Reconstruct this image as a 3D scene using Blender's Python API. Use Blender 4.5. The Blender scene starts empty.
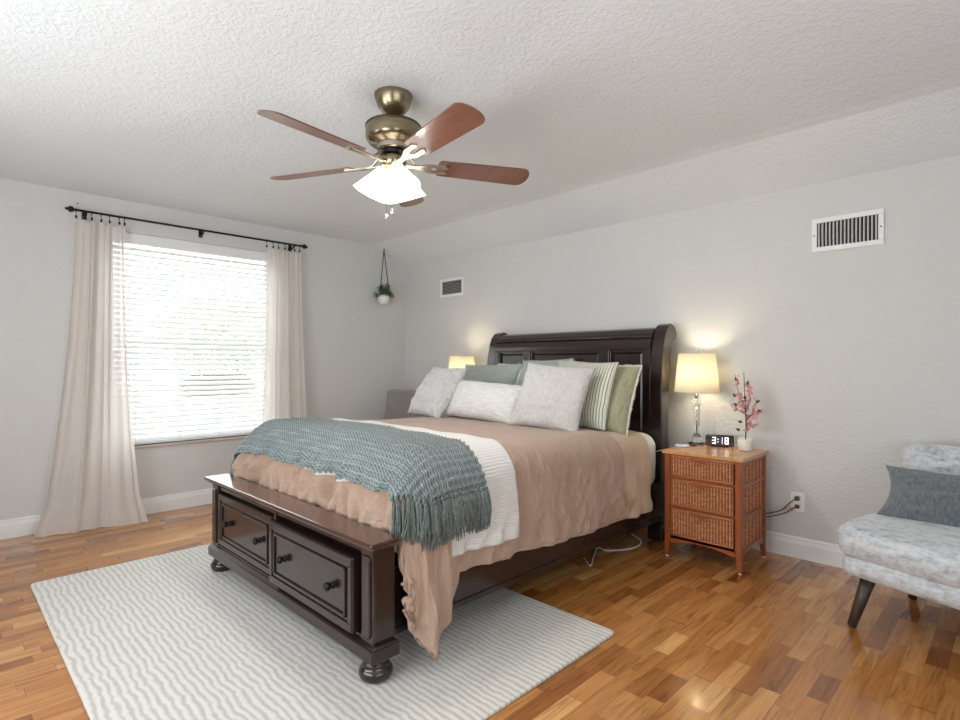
import bpy, bmesh, math, random
from mathutils import Vector, Matrix, noise
random.seed(7)
PI = math.pi
sc = bpy.context.scene
COL = sc.collection

# ------------------------------------------------------------------ camera, world, lights, exposure
cam_d = bpy.data.cameras.new('camera')
cam_d.sensor_width = 36.0
cam_d.lens = 36.0 * 548.2 / 960.0
cam_d.shift_y = 2.9 / 960.0
cam_d.clip_start = 0.02
cam = bpy.data.objects.new('camera', cam_d)
COL.objects.link(cam)
cam.location = (4.909, -3.751, 1.191)
A_YAW = 0.7871
cam.rotation_euler = (PI/2, 0, math.atan2(math.cos(A_YAW), math.sin(A_YAW)))
sc.camera = cam

vs = sc.view_settings
vs.view_transform = 'Standard'
vs.look = 'None'
vs.gamma = 1.0
vs.use_curve_mapping = False
vs.exposure = 0.36

world = bpy.data.worlds.new('sky')
sc.world = world
world.use_nodes = True
bg = world.node_tree.nodes['Background']
bg.inputs['Color'].default_value = (0.93, 0.97, 1.0, 1)
bg.inputs['Strength'].default_value = 6.3

def area(name, loc, rot, sx, sy, power, color=(1, 1, 1), portal=False):
    d = bpy.data.lights.new(name, 'AREA')
    d.shape = 'RECTANGLE'; d.size = sx; d.size_y = sy; d.energy = power; d.color = color
    if portal:
        d.cycles.is_portal = True
    o = bpy.data.objects.new(name, d); COL.objects.link(o)
    o.location = loc; o.rotation_euler = rot
    return o
# front window: daylight coming in through the blinds
area('window_daylight_portal', (-0.20, -2.15, 1.36), (0, -PI/2, 0), 1.7, 1.4, 10, portal=True)
# added room fill from out of view; those walls have no windows
area('rear_fill_light', (3.1, -4.93, 1.35), (PI/2+.42, 0, 0), 2.6, 1.7, 84, (0.90, 0.955, 1.0))
area('side_fill_light', (6.15, -3.2, 1.35), (0, PI/2+.40, 0), 1.6, 2.2, 34, (0.92, 0.965, 1.0))

# ------------------------------------------------------------------ node helpers
class NT:
    def __init__(s, name):
        s.m = bpy.data.materials.new(name); s.m.use_nodes = True
        s.t = s.m.node_tree; s.n = s.t.nodes; s.l = s.t.links
        s.b = s.n['Principled BSDF']; s.out = s.n['Material Output']
    def put(s, sock, v):
        if hasattr(v, 'is_output') or isinstance(v, bpy.types.NodeSocket): s.l.new(v, sock)
        elif isinstance(v, tuple) and len(v) == 3 and sock.type == 'RGBA': sock.default_value = (*v, 1)
        else: sock.default_value = v
    def node(s, kind, outi=0, **kw):
        nd = s.n.new(kind)
        ins = kw.pop('ins', {})
        for k, v in kw.items(): setattr(nd, k, v)
        for k, v in ins.items(): s.put(nd.inputs[k], v)
        return nd.outputs[outi]
    def math(s, op, a, b=0.0, c=None):
        ins = {0: a, 1: b}
        if c is not None: ins[2] = c
        return s.node('ShaderNodeMath', operation=op, ins=ins)
    def coord(s, which='Object'): 
        return s.node('ShaderNodeTexCoord', ['Generated','Normal','UV','Object'].index(which))
    def mapping(s, v, scale=(1,1,1), rot=(0,0,0)):
        return s.node('ShaderNodeMapping', ins={'Vector': v, 'Scale': scale, 'Rotation': rot})
    def noise(s, v, scale=5, detail=2, rough=.5, dist=0.0, out=0):
        return s.node('ShaderNodeTexNoise', out, ins={'Vector': v, 'Scale': scale, 'Detail': detail, 'Roughness': rough, 'Distortion': dist})
    def ramp(s, f, stops):
        nd = s.n.new('ShaderNodeValToRGB'); s.put(nd.inputs[0], f)
        e = nd.color_ramp.elements
        while len(e) < len(stops): e.new(0.5)
        for el, (p, c) in zip(e, stops):
            el.position = p; el.color = (*c, 1) if len(c) == 3 else c
        return nd.outputs[0]
    def mix(s, f, a, b, mode='MIX'):
        nd = s.n.new('ShaderNodeMix'); nd.data_type = 'RGBA'; nd.blend_type = mode
        s.put(nd.inputs[0], f); s.put(nd.inputs[6], a); s.put(nd.inputs[7], b)
        return nd.outputs[2]
    def bump(s, h, strength=.3, dist=.01):
        o = s.node('ShaderNodeBump', ins={'Height': h, 'Strength': strength, 'Distance': dist})
        s.l.new(o, s.b.inputs['Normal']); return o
    def set(s, **kw):
        names = dict(color='Base Color', rough='Roughness', metal='Metallic', coat='Coat Weight', sheen='Sheen Weight',
                     trans='Transmission Weight', ior='IOR', emis='Emission Color', estr='Emission Strength', spec='Specular IOR Level',
                     coatr='Coat Roughness', sheenr='Sheen Roughness', alpha='Alpha')
        for k, v in kw.items(): s.put(s.b.inputs[names[k]], v)
        return s

def simple(name, color, rough=.5, metal=0, var=.06, scale=30, bump=0, bscale=200, **kw):
    """plain material with a slight procedural tone variation"""
    t = NT(name); c = t.coord()
    f = t.noise(c, scale, 3)
    dk = tuple(x*(1-var) for x in color); lt = tuple(min(1, x*(1+var)) for x in color)
    t.set(color=t.ramp(f, [(.3, dk), (.7, lt)]), rough=rough, metal=metal, **kw)
    if bump: t.bump(t.noise(c, bscale, 3), bump, .004)
    return t.m

def m_wall(name, color, scale, strength, dist):
    t = NT(name); c = t.coord()
    n1 = t.noise(c, scale, 4, .55); n2 = t.noise(c, scale*.35, 3)
    h = t.ramp(t.math('ADD', t.math('MULTIPLY', n1, .7), t.math('MULTIPLY', n2, .3)), [(.42, (0,0,0)), (.60, (1,1,1))])
    big = t.noise(c, 1.3, 2)
    t.set(color=t.mix(big, tuple(x*.985 for x in color), tuple(x*1.01 for x in color)), rough=.75, spec=.3)
    t.bump(h, strength, dist)
    return t.m

def m_wood(name, dark, light, rough=.3, coat=.4, axis=0, scale=6, stretch=14, bump=.05, coatr=.12):
    t = NT(name); c = t.coord()
    s = [scale*stretch/4]*3; s[axis] = scale/4
    v = t.mapping(c, tuple(s))
    n = t.noise(v, 2.2, 5, .6, .6)
    t.set(color=t.ramp(n, [(.3, dark), (.7, light)]), rough=rough, coat=coat, coatr=coatr)
    if bump: t.bump(n, bump, .002)
    return t.m

def m_fabric(name, c1, c2, scale=40, weave=600, bstr=.25, rough=.9, sheen=.25, soft=12):
    t = NT(name); c = t.coord()
    n = t.noise(c, scale, 4, .6)
    w = t.noise(c, weave, 2)
    b = t.noise(c, soft, 3)
    col = t.mix(t.math('MULTIPLY', w, .35), t.ramp(n, [(.3, c1), (.7, c2)]), tuple(x*.8 for x in c1))
    t.set(color=col, rough=rough, sheen=sheen, spec=.2)
    t.bump(t.math('ADD', t.math('MULTIPLY', w, .3), b), bstr, .012)
    return t.m

MAT = {}
MAT['wall'] = m_wall('wall_paint', (.642, .637, .620), 60, .42, .0038)
MAT['ceiling'] = m_wall('ceiling_texture', (.775, .80, .815), 60, .55, .0035)
MAT['trim'] = simple('white_trim_paint', (.80, .80, .79), .35, var=.02)
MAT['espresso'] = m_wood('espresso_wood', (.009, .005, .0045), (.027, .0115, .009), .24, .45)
MAT['espresso_lit_top'] = m_wood('espresso_lit_top_wood', (.032, .012, .009), (.070, .024, .016), .20, .7)  # lighter copy for the ledge: reflection on its top is put in the colour
MAT['espresso_v'] = m_wood('espresso_upright_wood', (.009, .005, .0045), (.027, .0115, .009), .24, .45, axis=2)
MAT['black_metal'] = simple('black_metal', (.012, .012, .013), .38, .6)
MAT['cherry'] = m_wood('cherry_wood', (.23, .050, .012), (.38, .098, .024), .35, .3, axis=0)
MAT['cherry_v'] = m_wood('cherry_upright_wood', (.20, .044, .011), (.34, .086, .022), .35, .3, axis=2)
MAT['white_plastic'] = simple('white_plastic', (.82, .82, .80), .35, var=.02)
MAT['dark_hole'] = simple('dark_cavity', (.02, .02, .02), .8)

def m_floor():
    t = NT('parquet_floor'); c = t.coord()
    sep = t.n.new('ShaderNodeSeparateXYZ'); t.put(sep.inputs[0], c)
    x, y = sep.outputs[0], sep.outputs[1]
    sx = t.math('DIVIDE', x, .068); ix = t.math('FLOOR', sx); fx = t.math('FRACT', sx)
    rnd = t.node('ShaderNodeTexWhiteNoise', 0, noise_dimensions='1D', ins={'W': ix})
    yy = t.math('ADD', t.math('MULTIPLY', y, 3.1), t.math('MULTIPLY', rnd, 17.3))
    yy = t.math('ADD', yy, t.math('MULTIPLY', t.math('SINE', t.math('ADD', t.math('MULTIPLY', y, 5.3), t.math('MULTIPLY', rnd, 40))), .42))
    iy = t.math('FLOOR', yy); fy = t.math('FRACT', yy)
    cv = t.node('ShaderNodeCombineXYZ', ins={0: ix, 1: iy, 2: 0.0})
    r2 = t.node('ShaderNodeTexWhiteNoise', 0, noise_dimensions='3D', ins={'Vector': cv})
    col = t.ramp(r2, [(0, (.26, .090, .022)), (.14, (.36, .140, .036)), (.45, (.47, .200, .054)), (.82, (.54, .250, .076)), (1, (.70, .39, .15))])
    off = t.node('ShaderNodeVectorMath', operation='SCALE', ins={0: cv}); off.node.inputs['Scale'].default_value = 3.7
    gv = t.node('ShaderNodeVectorMath', operation='ADD', ins={0: t.mapping(c, (13, 1.1, 1)), 1: off})
    g = t.noise(gv, 2.0, 6, .62, 1.4)
    fine = t.noise(t.mapping(c, (260, 9, 1)), 1.0, 3)
    gr = t.math('ADD', t.math('MULTIPLY', g, .75), t.math('MULTIPLY', fine, .25))
    col = t.mix(1.0, col, t.ramp(gr, [(.34, (.50, .43, .36)), (.48, (.93, .90, .88)), (.66, (1.16, 1.16, 1.16))]), 'MULTIPLY')
    ex = t.math('MINIMUM', fx, t.math('SUBTRACT', 1.0, fx)); ey = t.math('MINIMUM', fy, t.math('SUBTRACT', 1.0, fy))
    gap = t.math('MAXIMUM', t.math('LESS_THAN', ex, .010), t.math('LESS_THAN', ey, .004))
    col = t.mix(t.math('MULTIPLY', gap, .6), col, (.10, .045, .02))
    t.set(color=col, rough=t.math('ADD', t.math('MULTIPLY', gr, .16), .13), coat=.4, coatr=.09, spec=.5)
    t.bump(t.math('SUBTRACT', t.math('MULTIPLY', gr, .4), gap), .10, .003)
    return t.m
MAT['floor'] = m_floor()

def m_rug():
    t = NT('rug_wool'); c = t.coord()
    sep = t.n.new('ShaderNodeSeparateXYZ'); t.put(sep.inputs[0], c)
    wob = t.noise(t.mapping(c, (6, 5, 1)), 1.5, 3, .55)
    ph = t.math('ADD', t.math('MULTIPLY', sep.outputs[1], 224.0), t.math('MULTIPLY', wob, 9.0))
    st = t.math('ADD', t.math('MULTIPLY', t.math('SINE', ph), .5), .5)
    brk = t.noise(t.mapping(c, (17, 48, 1)), 1.0, 3, .7)
    st = t.math('ADD', t.math('MULTIPLY', st, .52), t.math('MULTIPLY', brk, .85))
    tuft = t.noise(c, 330, 2)
    col = t.ramp(st, [(.30, (.72, .70, .655)), (.60, (.675, .655, .61)), (.90, (.49, .465, .42)), (1, (.47, .445, .40))])
    col = t.mix(t.math('MULTIPLY', tuft, .28), col, (.55, .53, .49))
    t.set(color=col, rough=.95, sheen=.2, spec=.1)
    t.bump(t.math('ADD', t.math('MULTIPLY', tuft, .8), t.math('MULTIPLY', t.math('SUBTRACT', 1.0, st), .6)), .4, .005)
    return t.m
MAT['rug'] = m_rug()

def m_cloth_uv(name, c1, c2, period=.02, depth=.35, base_noise=60, dirn=0, rough=.92, bstr=.4, wrinkle=0.0):
    """cloth whose pattern follows the cloth's own UV (metres)"""
    t = NT(name); uv = t.coord('UV')
    sep = t.n.new('ShaderNodeSeparateXYZ'); t.put(sep.inputs[0], uv)
    n = t.noise(uv, base_noise, 4, .6)
    wob = t.noise(uv, 14, 2)
    ph = t.math('ADD', t.math('MULTIPLY', sep.outputs[dirn], 2*PI/period), t.math('MULTIPLY', wob, 3.0))
    st = t.math('ADD', t.math('MULTIPLY', t.math('SINE', ph), .5), .5)
    f = t.math('ADD', t.math('MULTIPLY', n, 1-depth), t.math('MULTIPLY', st, depth))
    t.set(color=t.ramp(f, [(.25, c1), (.7, c2)]), rough=rough, sheen=.3, spec=.15)
    h = t.math('ADD', f, t.math('MULTIPLY', t.noise(uv, 700, 2), .3))
    if wrinkle:
        wr = t.noise(t.mapping(uv, (4, 9, 1)), 1.6, 4, .55, 1.2)
        h = t.math('ADD', t.math('MULTIPLY', h, .25), t.math('MULTIPLY', wr, wrinkle))
    t.bump(h, bstr, .012)
    return t.m
MAT['duvet'] = m_cloth_uv('taupe_duvet_cotton', (.40, .272, .20), (.47, .325, .245), .004, .15, 90, bstr=.45, wrinkle=3.6)
MAT['sheet'] = m_cloth_uv('tan_sheet_cotton', (.52, .385, .265), (.58, .44, .31), .004, .1, 90, bstr=.5, wrinkle=3.8)
MAT['coverlet'] = m_cloth_uv('white_coverlet_cotton', (.70, .685, .66), (.80, .785, .755), .012, .55, 120, bstr=.35)
MAT['throw'] = m_cloth_uv('teal_grey_knit', (.085, .112, .113), (.30, .352, .352), .012, .4, 160, dirn=1, bstr=.8)
MAT['tassel'] = m_fabric('teal_grey_yarn', (.075, .098, .092), (.25, .295, .28), 80, 900)
MAT['mattress'] = m_fabric('white_mattress_fabric', (.78, .78, .77), (.84, .84, .83))

# ------------------------------------------------------------------ mesh helpers
class MB:
    """collects shapes in world (or local) metres; build() links them as ONE object"""
    def __init__(s): s.v = []; s.f = []; s.uv = None; s.sm = []
    def add(s, vs, fs, smooth=False):
        o = len(s.v); s.v += [Vector(p) for p in vs]
        s.f += [tuple(i+o for i in f) for f in fs]; s.sm += [smooth]*len(fs); return s
    def box(s, x0, x1, y0, y1, z0, z1):
        vs = [(x, y, z) for x in (x0, x1) for y in (y0, y1) for z in (z0, z1)]
        return s.add(vs, [(0,1,3,2), (4,6,7,5), (0,4,5,1), (2,3,7,6), (0,2,6,4), (1,5,7,3)])
    def frustum(s, c0, w0, d0, c1, w1, d1):
        vs = [(c[0]+sx*w/2, c[1]+sy*d/2, c[2]) for c, w, d in ((c0, w0, d0), (c1, w1, d1)) for sx, sy in ((-1,-1),(1,-1),(1,1),(-1,1))]
        return s.add(vs, [(3,2,1,0), (4,5,6,7), (0,1,5,4), (1,2,6,5), (2,3,7,6), (3,0,4,7)])
    def lathe(s, prof, c=(0,0,0), n=32, axis=2, cap=True, M=None):
        vs = []; fs = []
        for (r, h) in prof:
            for k in range(n):
                a = 2*PI*k/n; p = [r*math.cos(a), r*math.sin(a), h]
                if axis == 0: p = [h, p[0], p[1]]
                if axis == 1: p = [p[0], h, p[1]]
                p = Vector(p)
                if M is not None: p = M @ p
                vs.append(p + Vector(c))
        for i in range(len(prof)-1):
            for k in range(n):
                a, b = i*n+k, i*n+(k+1) % n
                fs.append((a, b, b+n, a+n))
        if cap:
            fs.append(tuple(range(n-1, -1, -1))); m = (len(prof)-1)*n; fs.append(tuple(m+k for k in range(n)))
        return s.add(vs, fs, True)
    def tube(s, pts, r, n=8, cap=True):
        pts = [Vector(p) for p in pts]; rr = r if isinstance(r, (list, tuple)) else [r]*len(pts)
        vs = []; fs = []; up = Vector((0, 0, 1)); prev = None
        for i, p in enumerate(pts):
            d = (pts[min(i+1, len(pts)-1)] - pts[max(i-1, 0)]); d = d.normalized() if d.length > 1e-9 else Vector((0,0,1))
            if prev is None:
                ref = Vector((1,0,0)) if abs(d.z) > .9 else up
                a = d.cross(ref).normalized()
            else:
                a = (prev - d*prev.dot(d)); a = a.normalized() if a.length > 1e-6 else d.cross(Vector((1,0,0))).normalized()
            prev = a; b = d.cross(a)
            for k in range(n):
                t = 2*PI*k/n; vs.append(p + (a*math.cos(t) + b*math.sin(t))*rr[i])
        for i in range(len(pts)-1):
            for k in range(n):
                a, b = i*n+k, i*n+(k+1) % n
                fs.append((a, b, b+n, a+n))
        if cap: fs.append(tuple(range(n-1,-1,-1))); m = (len(pts)-1)*n; fs.append(tuple(m+k for k in range(n)))
        return s.add(vs, fs, True)
    def prism(s, poly, x0, x1, axis=0, smooth=False):
        """poly: list of 2D points (the two other axes), extruded along axis"""
        n = len(poly); vs = []
        for h in (x0, x1):
            for (a, b) in poly:
                vs.append((h, a, b) if axis == 0 else ((a, h, b) if axis == 1 else (a, b, h)))
        fs = [tuple(range(n-1,-1,-1)), tuple(n+k for k in range(n))] + [(k, (k+1) % n, n+(k+1) % n, n+k) for k in range(n)]
        return s.add(vs, fs, smooth)
    def roundbox(s, c, h, r, n=10, puff=0.0, wob=0.0, seed=0):
        hx, hy, hz = h; idx = {}; vs = []; fs = []
        def vert(p):
            key = tuple(round(q, 5) for q in p)
            if key in idx: return idx[key]
            v = Vector((p[0]*hx, p[1]*hy, p[2]*hz))
            inn = Vector([max(-(hh-r), min(hh-r, q)) for q, hh in zip(v, h)])
            d = v - inn
            q = inn + d.normalized()*r if d.length > 1e-9 else v
            if puff:
                q.z += math.copysign(puff*(1-p[0]**2)*(1-p[1]**2), p[2]) * (abs(p[2]) > .99)
            if wob:
                q += noise.noise_vector(q*6 + Vector((seed, 0, 0)))*wob
            vs.append(q + Vector(c)); idx[key] = len(vs)-1; return idx[key]
        # denser sampling near the rounded edges
        def cut(hh):
            e = max(.02, 1 - r/hh); k = 5
            a = [-1 + (1-e)*i/k for i in range(k)] + [-e + 2*e*i/n for i in range(n+1)] + [e + (1-e)*(i+1)/k for i in range(k)]
            return a
        G = [cut(q) for q in h]
        for ax in range(3):
            u, w = [a for a in range(3) if a != ax]
            for sgn in (-1, 1):
                for i in range(len(G[u])-1):
                    for j in range(len(G[w])-1):
                        q = []
                        for (a, b) in ((i,j),(i+1,j),(i+1,j+1),(i,j+1)):
                            p = [0,0,0]; p[ax] = sgn; p[u] = G[u][a]; p[w] = G[w][b]; q.append(vert(p))
                        if (sgn > 0) == (ax == 1): q = q[::-1]
                        fs.append(tuple(q))
        return s.add(vs, fs, True)
    def grid(s, fn, nu, nv, smooth=True, uvfn=None):
        vs = []; fs = []; uv = []
        for i in range(nu+1):
            for j in range(nv+1):
                vs.append(fn(i/nu, j/nv)); uv.append(uvfn(i/nu, j/nv) if uvfn else (i/nu, j/nv))
        for i in range(nu):
            for j in range(nv):
                a = i*(nv+1)+j; fs.append((a, a+nv+1, a+nv+2, a+1))
        if s.uv is None: s.uv = [(0, 0)]*len(s.v)
        s.uv += uv
        return s.add(vs, fs, smooth)
    def squircle(s, hx, hy, k):
        for p in s.v:
            a, b = min(1, abs(p.x/hx)), min(1, abs(p.y/hy)); p.x *= math.sqrt(1-k*b**4); p.y *= math.sqrt(1-k*a**4)
        return s
    def xform(s, M):
        s.v = [M @ p for p in s.v]; return s
    def build(s, name, mat, parent=None, bevel=0, seg=2, local=False, subsurf=0, solid=0, autosmooth=True):
        off = Vector((0,0,0))
        if parent is not None and not local: off = ORG.get(parent.name, Vector((0,0,0)))
        me = bpy.data.meshes.new(name)
        me.from_pydata([tuple(p - off) for p in s.v], [], s.f)
        me.polygons.foreach_set('use_smooth', s.sm)
        if s.uv is not None and len(s.uv) == len(s.v):
            ul = me.uv_layers.new(name='UVMap')
            for lp in me.loops: ul.data[lp.index].uv = s.uv[lp.vertex_index]
        me.materials.append(MAT[mat] if isinstance(mat, str) else mat)
        me.update()
        o = bpy.data.objects.new(name, me); COL.objects.link(o)
        if parent is not None:
            o.parent = parent; ORG[o.name] = ORG.get(parent.name, Vector((0,0,0)))
        if bevel:
            b = o.modifiers.new('bevel', 'BEVEL'); b.width = bevel; b.segments = seg; b.limit_method = 'ANGLE'; b.angle_limit = math.radians(40)
            b.harden_normals = False
        if solid:
            b = o.modifiers.new('solid', 'SOLIDIFY'); b.thickness = solid; b.offset = 1
        if subsurf:
            b = o.modifiers.new('sub', 'SUBSURF'); b.levels = subsurf; b.render_levels = subsurf
        return o
ORG = {}

def thing(name, label, cat, loc=(0,0,0), rotz=0, group=None):
    o = bpy.data.objects.new(name, None); COL.objects.link(o); o.empty_display_size = .1
    o.location = loc; o.rotation_euler = (0,0,rotz); ORG[o.name] = Vector(loc)
    return tag(o, label, cat, group)
def tag(o, label, cat, group=None):
    o['label'] = label; o['category'] = cat
    if group: o['group'] = group
    return o
def structure(o): o['kind'] = 'structure'; return o
def recenter(o):
    """put a single-mesh thing's origin at the bottom centre of its bounds"""
    me = o.data; xs = [v.co for v in me.vertices]
    c = Vector(((min(p.x for p in xs)+max(p.x for p in xs))/2, (min(p.y for p in xs)+max(p.y for p in xs))/2, min(p.z for p in xs)))
    me.transform(Matrix.Translation(-c)); o.location = c
    return o
def copy_tree(o, parent=None):
    c = o.copy(); COL.objects.link(c)
    if parent is not None: c.parent = parent
    for ch in list(o.children): copy_tree(ch, c)
    return c

# ------------------------------------------------------------------ the room
RX, RY, H = 6.25, -5.05, 2.44
WY0, WY1, WZ0, WZ1 = -2.80, -1.50, 0.545, 2.20      # window opening in the left wall
structure(MB().box(-.15, RX, RY, .15, -.12, 0).build('floor', 'floor'))
m = MB()
m.box(-.15, 0, RY, WY0, 0, H); m.box(-.15, 0, WY1, .0, 0, H); m.box(-.15, 0, WY0, WY1, 0, WZ0); m.box(-.15, 0, WY0, WY1, WZ1, H)
structure(m.build('wall_left', 'wall'))
structure(MB().box(-.15, RX, 0, .15, 0, 2.30).build('wall_front', 'wall'))
structure(MB().box(RX, RX+.15, RY, .15, 0, H).build('wall_right', 'wall'))
structure(MB().box(-.15, RX+.15, RY-.15, RY, 0, H).build('wall_back', 'wall'))
YC, ZC = -.46, 2.265
poly = [(RY-.15, 2.44), (YC-.12, 2.44), (YC-.03, 2.432), (YC+.06, 2.402), (0, ZC), (.15, ZC-.06), (.15, 2.6), (RY-.15, 2.6)]
structure(MB().prism(poly, -.15, RX+.15).build('ceiling', 'ceiling'))
# moulded baseboards
prof = [(0, 0), (.017, 0), (.017, .088), (.013, .094), (.013, .100), (.010, .106), (.010, .118), (.006, .124), (0, .126)]
structure(MB().prism([(p[0], p[1]) for p in prof], RY, 0, axis=1).build('baseboard_left', 'trim'))
structure(MB().prism([(-p[0], p[1]) for p in prof], 0, RX, axis=0).build('baseboard_front', 'trim'))

# window
m = MB()
m.box(-.13, -.09, WY0, WY0+.05, WZ0, WZ1); m.box(-.13, -.09, WY1-.05, WY1, WZ0, WZ1)
m.box(-.13, -.09, WY0, WY1, WZ0, WZ0+.05); m.box(-.13, -.09, WY0, WY1, WZ1-.05, WZ1)
m.box(-.125, -.095, WY0, WY1, 1.34, 1.38)
wf = structure(m.build('window_1', 'trim', bevel=.003))
def m_glass(name, tint=(1,1,1)):
    t = NT(name); t.n.remove(t.b)
    tr = t.node('ShaderNodeBsdfTransparent', ins={'Color': tint}); gl = t.node('ShaderNodeBsdfGlossy', ins={'Roughness': .02})
    lw = t.node('ShaderNodeLayerWeight', 0, ins={'Blend': .25})
    mx = t.node('ShaderNodeMixShader', ins={0: t.math('MULTIPLY', lw, .5), 1: tr, 2: gl})
    t.l.new(mx, t.out.inputs['Surface']); return t.m
MAT['pane'] = m_glass('window_glass', (.97, .98, .98))
MB().box(-.112, -.108, WY0+.05, WY1-.05, WZ0+.05, WZ1-.05).build('window_pane', 'pane', wf)
structure(MB().box(-.15, .018, WY0-.01, WY1+.01, WZ0-.022, WZ0).build('trim_1', simple('sill_paint', (.52, .44, .38), .5), bevel=.004))

# blinds
def m_trans(name, color, tl=.35, tp=0.0, rough=.6, weave=0):
    t = NT(name); c = t.coord()
    t.set(color=t.ramp(t.noise(c, 60, 3), [(.3, tuple(x*.96 for x in color)), (.7, color)]), rough=rough, spec=.2)
    if weave: t.bump(t.noise(c, weave, 2), .3, .002)
    tr = t.node('ShaderNodeBsdfTranslucent', ins={'Color': color})
    mx = t.node('ShaderNodeMixShader', ins={0: tl, 1: t.b.outputs[0], 2: tr})
    if tp:
        t2 = t.node('ShaderNodeBsdfTransparent', ins={})
        mx = t.node('ShaderNodeMixShader', ins={0: tp, 1: mx, 2: t2})
    t.l.new(mx, t.out.inputs['Surface']); return t.m
MAT['slat'] = m_trans('white_blind_slat', (.86, .86, .86), .30, 0, .45)
bl = thing('window_blind', 'white horizontal slat blind filling the bright window between the two curtains', 'blind', (-.03, -2.15, WZ0))
m = MB(); nsl = 36; tilt = math.radians(40); hw = .025
for k in range(nsl):
    z = WZ0 + .050 + k*.0425
    pts = []
    for q in (-1, -.5, 0, .5, 1):
        cx = q*hw; crown = .0022*(1-q*q)
        pts.append((-.035 + cx*math.cos(tilt) - crown*math.sin(tilt)*-1, z - cx*math.sin(tilt) + crown*math.cos(tilt)))
    th = .0026
    poly = pts + [(p[0], p[1]-th) for p in pts[::-1]]
    m.prism(poly, WY0+.008, WY1-.008, axis=1)
slt = m.build('slats', 'slat', bl)
MB().box(-.06, -.008, WY0+.008, WY1-.008, WZ0+.006, WZ0+.030).build('bottom_rail', 'slat', bl, bevel=.004)
MB().box(-.07, .004, WY0+.004, WY1-.004, WZ1-.085, WZ1-.002).build('valance', 'trim', bl, bevel=.006)
for yy in (-2.62, -2.30, -2.0, -1.68):
    MB().tube([(-.006, yy, WZ0+.02), (-.006, yy, WZ1-.08)], .0011, 5).build('ladder_cord', 'white_plastic', bl)
m = MB(); m.tube([(.008, -1.60, WZ1-.08), (.009, -1.602, 1.5), (.008, -1.60, .86)], .0013, 5); m.lathe([(.002, 0), (.006, .004), (.007, .03), (.003, .045)], (.008, -1.60, .82), 10)
m.build('pull_cord', 'white_plastic', bl)

# curtain rod
RZ, RXX = 2.288, .085
rod = thing('curtain_rod', 'black curtain rod with turned finials above the window', 'curtain rod', (RXX, -2.16, RZ))
MB().tube([(RXX, -3.0, RZ), (RXX, -1.30, RZ)], .0085, 12).build('rod', 'black_metal', rod)
fin = [(.004, 0), (.011, .004), (.012, .012), (.008, .018), (.010, .022), (.021, .034), (.022, .046), (.017, .056), (.009, .060), (.012, .066), (.007, .074), (.001, .078)]
MB().lathe([(r, h) for r, h in fin], (RXX, -1.30, RZ), 20, axis=1).build('finial', 'black_metal', rod)
MB().lathe([(r, -h) for r, h in fin], (RXX, -3.0, RZ), 20, axis=1).build('finial', 'black_metal', rod)
for yy in (-2.95, -2.15, -1.36):
    m = MB(); m.box(0, .008, yy-.014, yy+.014, RZ-.045, RZ+.01); m.tube([(.004, yy, RZ-.03), (.05, yy, RZ-.030), (RXX, yy, RZ-.012)], .006, 8)
    m.tube([(RXX-.012, yy, RZ-.002), (RXX-.008, yy, RZ-.011), (RXX, yy, RZ-.013), (RXX+.008, yy, RZ-.011), (RXX+.012, yy, RZ-.002)], .004, 8)
    m.build('bracket', 'black_metal', rod)
nl = MB().lathe([(.005, 0), (.005, .006), (.001, .009)], (0, -2.99, 2.355), 10, axis=0).build('nail', 'black_metal')
tag(recenter(nl), 'tiny dark nail in the wall just above the left end of the curtain rod', 'nail')

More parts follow.
